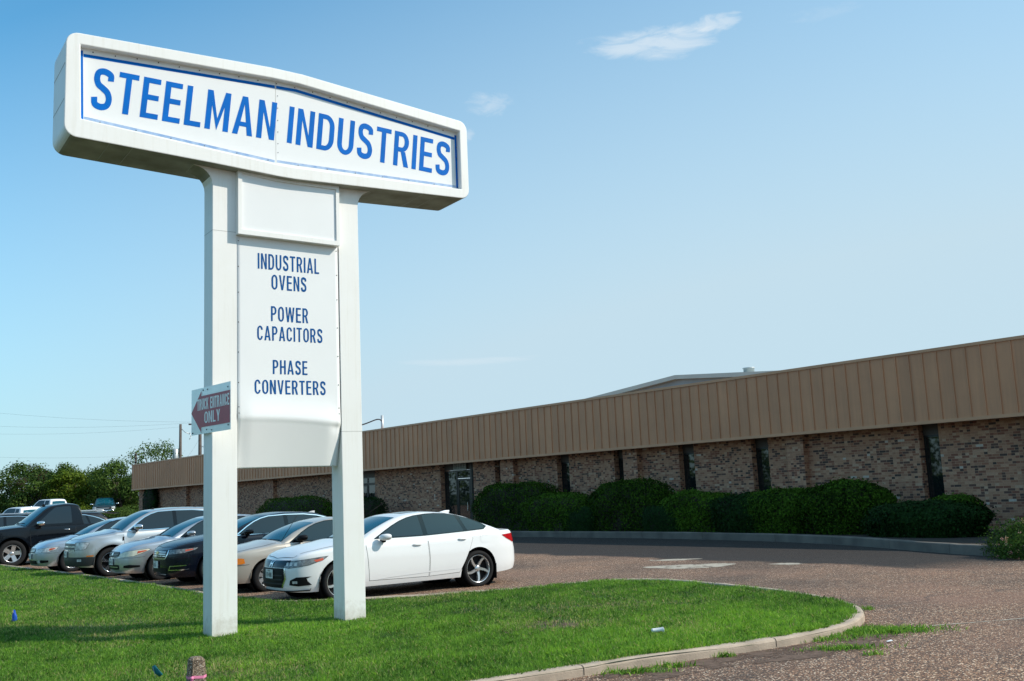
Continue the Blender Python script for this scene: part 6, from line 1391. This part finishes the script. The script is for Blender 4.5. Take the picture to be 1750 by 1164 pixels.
# ---- 4 silver sedan with oval lamps
P4_ = base(2.29, -2.50, .90, 2.72, 1.485, .955, .99, .72, 1.06, 1.22, .24, -.35, -1.20, -1.92, 1.055, paint='paint_silver', tyre=.645, tyre_w=.205, rim=RIM7, mirror=(.66, 1.03))
four_door(P4_, .965, .99, 1.405, .82, -.32, -1.18, -1.45)
P4_['skins'] = [('headlight', 'lamp_hazy', .008, [('f', .42, .60), ('f', .60, .575), ('f', .78, .60), ('s', 1.82, .66), ('s', 1.62, .735), ('s', 1.66, .755), ('f', .82, .74), ('f', .62, .705), ('f', .47, .655)], True),
    ('marker_lamp', 'red_amber', .010, [('s', 1.92, .655), ('s', 1.74, .70), ('s', 1.68, .73), ('s', 1.90, .715)], True),
    ('grille', 'black_plastic', .006, [('f', -.30, .575), ('f', .30, .575), ('f', .40, .60), ('f', .44, .67), ('f', .38, .705), ('f', -.38, .705), ('f', -.44, .67), ('f', -.40, .60)], False),
    ('lower_grille', 'black_plastic', .006, hexp(-.46, .46, .285, .40, .03), False), ('fog_lamp', 'black_plastic', .006, [('f', .60, .33), ('f', .72, .32), ('f', .84, .34), ('f', .84, .38), ('f', .72, .40), ('f', .61, .385)], True),
    ('bumper_seam', 'seam_dark', .004, [('f', .45, .552), ('f', .78, .556), ('s', 1.74, .575), ('s', 1.74, .581), ('f', .78, .563), ('f', .45, .559)], True),
    ('tail_lamp', 'red_lens', .008, [('s', -2.2, .78), ('r', .62, .76), ('r', .42, .76), ('r', .42, .94), ('r', .62, .95), ('s', -2.15, .93)], True)]
P4_['bars'] = [('grille_bar', 'seam_grey', -.39, .39, z, .013, .010) for z in (.61, .645, .68)] + [('lower_bar', 'paint_silver', -.40, .40, .345, .020, .010)]
P4_['plate'] = (0.0, .47, 'CN4-K18')
P4_['hood'] = None
c4 = build_car(P4_, park(276, 991, P4_), ROWA, 'parked_car', 'silver sedan with hazy oval headlamps, in front of the silver crossover', 'car')
front_emblem(c4, [[(.055 * math.cos(t), .036 * math.sin(t)) for t in np.linspace(0, 2 * math.pi, 16, endpoint=False)]], 'chrome', 0, .655, .016)

# ---- 5 silver crossover
P5_ = base(2.33, -2.41, .96, 2.82, 1.71, 1.12, 1.17, .92, 1.20, 1.30, .42, -.40, -1.60, -2.20, 1.22, paint='paint_silver_warm', tyre=.755, tyre_w=.245, rim=RIM6, rim_mat='chrome', mirror=(.76, 1.20), mirror_mat='chrome', mirror_size=1.2, bulge=.022, handle='chrome', gap=.06, side_glass_mat='tinted_glass')
P5_['front'] = [(.2, .10), (.32, .03), (.44, .0), (.60, .0), (.78, .015), (.92, .04), (1.02, .09), (1.15, .17), (1.4, .25)]
P5_['side'] = [(.2, .075), (.30, .035), (.45, .012), (.62, .0), (.85, .0), (.96, .012), (1.1, .032), (1.25, .05), (1.6, .09)]
P5_['bottom'] = [(2.33, .30), (2.0, .26), (1.0, .25), (0, .25), (-1, .25), (-2.0, .30), (-2.41, .36)]
four_door(P5_, 1.135, 1.17, 1.615, .92, -.26, -1.28, -1.95)
P5_['trim_mat'] = 'chrome'
P5_['skins'] = [('grille', 'seam_grey', .006, [('f', -.56, .70), ('f', .56, .70), ('f', .58, .90), ('f', -.58, .90)], False),
    ('headlight', 'lamp_clear', .008, [('f', .60, .715), ('f', .80, .72), ('s', 2.03, .75), ('s', 1.96, .88), ('f', .82, .905), ('f', .60, .90)], True),
    ('lower_bumper', 'cladding_grey', .006, [('f', -.6, .29), ('f', .6, .29), ('f', .86, .30), ('s', 1.86, .32), ('s', 1.83, .52), ('f', .86, .53), ('f', .6, .53), ('f', -.6, .53)], False),
    ('marker_lamp', 'amber', .010, [('s', 2.02, .535), ('s', 1.86, .54), ('s', 1.86, .57), ('s', 2.02, .565)], True),
    ('fog_lamp', 'lamp_clear', .010, [('f', .66, .42), ('f', .76, .42), ('f', .76, .48), ('f', .66, .48)], True),
    ('sill_cladding', 'cladding_grey', .006, [('s', .9, .25), ('s', -.9, .25), ('s', -.9, .40), ('s', .9, .40)], True),
    ('tail_lamp', 'red_lens', .008, [('s', -2.15, .95), ('r', .70, .93), ('r', .50, .93), ('r', .50, 1.1), ('r', .70, 1.12), ('s', -2.12, 1.12)], True)]
P5_['bars'] = [('grille_bar', 'chrome', -.56, .56, z, .022, .012) for z in (.705, .80, .895)] + [('grille_bar', 'dark_frame', -.55, .55, z, .030, .010) for z in (.752, .848)]
P5_['plate'] = (0.0, .60, 'DGT-770')
c5 = build_car(P5_, park(191, 985, P5_), ROWA, 'parked_crossover', 'silver crossover with chrome wheels and mirror, tallest of the silver cars', 'car')
mb = MB(); mb.prism([(.10, 1.675), (.22, 1.665), (.12, 1.72), (.08, 1.72)], -.02, .02); mb.build('antenna_fin', MATS['black_plastic'], c5.root)
c5.part('fender_vent', [(c5.sX(1.16), .90), (c5.sX(1.12), .90), (c5.sX(1.11), 1.0), (c5.sX(1.15), 1.0)], .009, 'black_plastic')

# ---- 6 pale blue-silver sedan
P6_ = base(2.30, -2.48, .915, 2.73, 1.475, .95, .99, .73, 1.06, 1.22, .22, -.35, -1.20, -1.95, 1.055, paint='paint_silver_blue', tyre=.65, tyre_w=.215, rim=RIM7, mirror=(.66, 1.02))
four_door(P6_, .96, .99, 1.40, .82, -.32, -1.20, -1.50)
P6_['skins'] = [('headlight', 'lamp_clear', .008, [('f', .42, .60), ('f', .60, .58), ('f', .80, .595), ('s', 1.80, .65), ('s', 1.72, .72), ('f', .82, .715), ('f', .50, .675)], True),
    ('marker_lamp', 'red_amber', .010, [('s', 1.98, .63), ('s', 1.84, .665), ('s', 1.80, .70), ('s', 1.96, .69)], True),
    ('grille', 'black_plastic', .006, hexp(-.38, .38, .575, .70, .04), False), ('lower_grille', 'black_plastic', .006, [('f', -.52, .26), ('f', .52, .26), ('f', .48, .36), ('f', -.48, .36)], False),
    ('fog_lamp', 'black_plastic', .006, [('f', .62, .28), ('f', .80, .30), ('f', .80, .36), ('f', .64, .37)], True), ('fog_lens', 'lamp_clear', .009, [('f', .56, .28), ('f', .64, .28), ('f', .62, .36), ('f', .54, .36)], True),
    ('bumper_seam', 'seam_dark', .004, [('f', .40, .545), ('f', .80, .55), ('s', 1.74, .565), ('s', 1.74, .571), ('f', .80, .557), ('f', .40, .552)], True),
    ('tail_lamp', 'red_lens', .008, [('s', -2.2, .78), ('r', .62, .76), ('r', .42, .76), ('r', .42, .94), ('r', .62, .95), ('s', -2.15, .93)], True)]
P6_['bars'] = [('grille_bar', 'chrome', -.36, .36, z, .012, .010) for z in (.61, .645, .68)]
P6_['plate'] = (0.0, .47, 'HK6-R52'); P6_['hood'] = None
c6 = build_car(P6_, park(123, 977, P6_), ROWA, 'parked_car', 'pale blue-silver sedan with clear headlamps, between the black pickup and the silver crossover', 'car')

# ---- 7 black pickup
def pickup(paint, wb=3.02, nose=2.52, tail=-2.80, ext=0.0, sh=0.0, **k):
    ext = ext - sh
    P = base(nose, tail, 1.0, wb, 1.88, 1.18, 1.20, .98, 1.22, 1.24, .50, .0, -.62 - ext, -.86 - ext, 1.22, paint=paint, tyre=.81, tyre_w=.265, rim=RIMT, rim_mat='alloy', mirror=(.72, 1.24), mirror_mat='chrome', mirror_size=1.35, gap=.08, bulge=.012)
    P['plan'] = [(nose, 0), (nose - .02, .35), (nose - .06, .66), (nose - .16, .86), (nose - .36, .965), (nose - .8, 1.0), (.5, 1.0), (-1.5, 1.0), (tail + .4, .995), (tail + .12, .96), (tail + .03, .80), (tail, .4), (tail, 0)]
    P['top'] = [(nose, 1.02), (nose - .1, 1.07), (nose - .5, 1.12), (1.24, 1.18), (0, 1.19), (-.9 - ext, 1.20), (tail, 1.22)]
    P['crown'] = [(nose, .01), (nose - .3, .05), (1.2, .07), (.8, .03), (-.9, .0), (tail, .0)]
    P['side'] = [(.3, .05), (.45, .02), (.6, .0), (.9, .0), (1.02, .01), (1.15, .03), (1.3, .04), (1.6, .06)]
    P['front'] = [(.3, .12), (.42, .03), (.55, .0), (.68, .0), (.74, .05), (.95, .07), (1.05, .11), (1.2, .18)]
    P['rear'] = [(.3, .1), (.5, .0), (.7, .0), (.75, .05), (1.1, .05), (1.25, .06)]
    P['bottom'] = [(nose, .42), (nose - .4, .38), (1.0, .36), (0, .36), (-1, .38), (tail, .48)]
    P['roof'] = [(1.30, 1.20), (1.25, 1.235), (.92, 1.50), (.52, 1.795), (.38, 1.845), (-.1, 1.885), (-.55 - ext, 1.875), (-.74 - ext, 1.835), (-.82 - ext, 1.72), (-.90 - ext, 1.30), (-.92 - ext, 1.18)]
    P['tumble'] = .22; P['rr'] = .09; P['xmid'] = 0.0; P['rbow'] = .03
    P['windshield'] = [(1.22, -.78), (1.22, .78), (.54, .66), (.54, -.66)]; P['rear_glass'] = [(-.885 - ext, -.66), (-.83 - ext, -.62), (-.83 - ext, .62), (-.885 - ext, .66)]
    P['side_glass'] = [rounded([(.83, 1.245), (.70, 1.36), (.45, 1.60), (.26, 1.755), (.02, 1.778), (-.50 + sh, 1.778), (-.53 + sh, 1.25)], .045)]
    P['trim'] = [rounded([(.92, 1.225), (.72, 1.375), (.46, 1.62), (.25, 1.777), (.02, 1.796), (-.53 + sh, 1.796), (-.56 + sh, 1.225)], .05)]
    if ext > .1: P['side_glass'].append([(-.62, 1.26), (-.60, 1.76), (-.62 - ext, 1.75), (-.68 - ext, 1.26)])
    P['doors'] = [([(1.02, 1.15), (1.0, .8), (.96, .46), (-.58 + sh, .46), (-.62 + sh, .6), (-.62 + sh, 1.18), (.2, 1.17)], -.36 + sh, 1.05)]
    P['handle'] = 'chrome'; P['bed'] = (tail + .12, -.98 - ext, .72); P['hood'] = None
    P['skins'] = [('grille', 'black_plastic', .006, hexp(-.62, .62, .76, 1.0, .03), False), ('grille_bar', 'chrome', .012, hexp(-.64, .64, .865, .905, .01), False),
        ('headlight', 'lamp_clear', .008, [('f', .66, .77), ('f', .86, .77), ('s', 2.22, .80), ('s', 2.22, 1.0), ('f', .86, 1.01), ('f', .66, 1.0)], True),
        ('bumper', k.get('bumper', 'chrome'), .012, [('f', -.7, .52), ('f', .7, .52), ('f', .9, .53), ('s', 2.05, .55), ('s', 2.05, .70), ('f', .9, .72), ('f', .7, .72), ('f', -.7, .72)], False),
        ('tail_lamp', 'red_lens', .008, [('s', tail + .14, .80), ('r', .90, .80), ('r', .78, .80), ('r', .78, 1.15), ('r', .90, 1.15), ('s', tail + .14, 1.15)], True)]
    return P
P7_ = pickup('paint_black', sh=.30)
c7 = build_car(P7_, park(25, 968, P7_, ROWA), ROWA, 'pickup_truck', 'black regular-cab pickup truck with silver five-spoke wheels', 'pickup'); c7.root.scale = (1.06, 1.06, 1.06)
def door_mark(car, polys_fn, m):
    mb = MB(); polys_fn(mb); return mb.build('door_badge', MATS[m], car.root, fix=False)
def dm(mb):
    lettering(mb, 'SILVERADO', -.72, -.02, .575, .055, lambda x, z, e: car_side(c7, -x + .12, z, .0075 + e), t=.16, hh=.15, gap=.2)
    bow = [(-.075, -.022), (-.03, -.022), (-.03, -.036), (.03, -.036), (.03, -.022), (.075, -.022), (.085, .022), (.03, .022), (.03, .036), (-.03, .036), (-.03, .022), (-.065, .022)]
    mb.add([car_side(c7, .70 - a, .70 + b, .0076) for a, b in bow], [tuple(range(len(bow)))])
def car_side(car, x, z, o): return car.pt(car.sX(x), z, o)
door_mark(c7, dm, 'chrome')
mb = MB(); mb.prism([(.42, 1.825), (.56, 1.80), (.50, 1.875), (.44, 1.875)], -.05, .05); mb.build('roof_lamp', MATS['black_plastic'], c7.root)

# ---- 8 dark wagon beyond the pickup
P8_ = base(2.38, -2.45, .94, 2.82, 1.70, 1.10, 1.15, .90, 1.18, 1.25, .35, -.40, -1.70, -2.28, 1.20, paint='paint_charcoal', tyre=.72, tyre_w=.235, rim=RIM7, mirror=(.72, 1.17), gap=.06, trim_mat='chrome')
P8_['front'] = P5_['front']; P8_['side'] = P5_['side']; P8_['bottom'] = [(2.38, .28), (2.0, .25), (1.0, .25), (0, .25), (-1, .25), (-2.0, .28), (-2.45, .36)]
four_door(P8_, 1.115, 1.15, 1.60, .86, -.30, -1.30, -2.0)
P8_['skins'] = [('headlight', 'lamp_clear', .008, [('f', .55, .74), ('f', .80, .75), ('s', 1.95, .80), ('s', 1.90, .88), ('f', .8, .89), ('f', .55, .87)], True), ('grille', 'black_plastic', .006, hexp(-.5, .5, .70, .88, .04), False),
    ('tail_lamp', 'red_lens', .008, [('s', -2.15, .95), ('r', .70, .93), ('r', .50, .93), ('r', .50, 1.15), ('r', .70, 1.15), ('s', -2.15, 1.13)], True)]
tp = at_y(198, 876, 36.6); a = ROWA; hd = Vector((math.cos(a), math.sin(a), 0)); q = Vector((tp.x, 36.6, 0)) + hd * 2.35; q.z = gz(q.y)
c8 = build_car(P8_, q, a, 'parked_wagon', 'dark wagon with chrome window line and roof rails, seen behind the black pickup', 'car')
mb = MB()
for sg in (1, -1): mb.tube([(.25, sg * .58, 1.655), (.15, sg * .58, 1.715), (-1.75, sg * .57, 1.70), (-1.90, sg * .57, 1.62)], .022, 8)
mb.build('roof_rail', MATS['alloy'], c8.root)
mb = MB(); mb.add([(-1.85, -.55, 1.615), (-2.32, -.58, 1.56), (-2.32, .58, 1.56), (-1.85, .55, 1.615)], [(0, 1, 2, 3)]); o = mb.build('tail_spoiler', MATS['paint_charcoal'], c8.root); md = o.modifiers.new('s', 'SOLIDIFY'); md.thickness = .03

P9_ = dict(P8_); P9_['paint'] = 'paint_black'
tp = at_y(100, 872, 40.5); q = Vector((tp.x, 40.5, 0)) + hd * 2.35; q.z = gz(q.y)
c9 = build_car(P9_, q, a, 'parked_wagon', 'black wagon with silver roof bars, seen over the bonnet of the black pickup', 'car')
mb = MB()
for sg in (1, -1): mb.tube([(.25, sg * .58, 1.655), (.15, sg * .58, 1.705), (-1.75, sg * .57, 1.70), (-1.90, sg * .57, 1.62)], .02, 8)
mb.tube([(-.1, -.58, 1.705), (-.1, 0, 1.745), (-.1, .58, 1.705)], .02, 6); mb.tube([(-1.2, -.58, 1.705), (-1.2, 0, 1.745), (-1.2, .58, 1.705)], .02, 6)
mb.build('roof_rack', MATS['alloy'], c9.root)

# ---- far pickups by the trees
def far(px, py, Y, P, yaw, label, Hc=1.88, anchor=(-.3, 0)):
    """roof centre at photo pixel, standing at distance Y"""
    p = at_y(px, py, Y); hd = Vector((math.cos(yaw), math.sin(yaw), 0)); lf = Vector((-math.sin(yaw), math.cos(yaw), 0)); q = Vector((p.x, Y, 0)) - hd * anchor[0] - lf * anchor[1]; q.z = p.z - Hc
    print('far truck', label, 'z', round(q.z, 2), 'ground', round(gz(Y), 2)); q.z = gz(Y); return build_car(P, q, yaw, 'pickup_truck', label, 'pickup')
PW = pickup('paint_white', ext=.5); PW['trim'] = []
far(87, 853, 88, PW, rad(152), 'white pickup seen from behind, the right-hand and taller of two by the trees')
far(42, 867, 62, pickup('paint_white', ext=.3), rad(150), 'white pickup seen from behind, the lower left one of two by the trees')
far(180, 852, 94, pickup('paint_teal', ext=.4, bumper='chrome'), rad(290), 'dark teal pickup facing the camera in front of the trees')
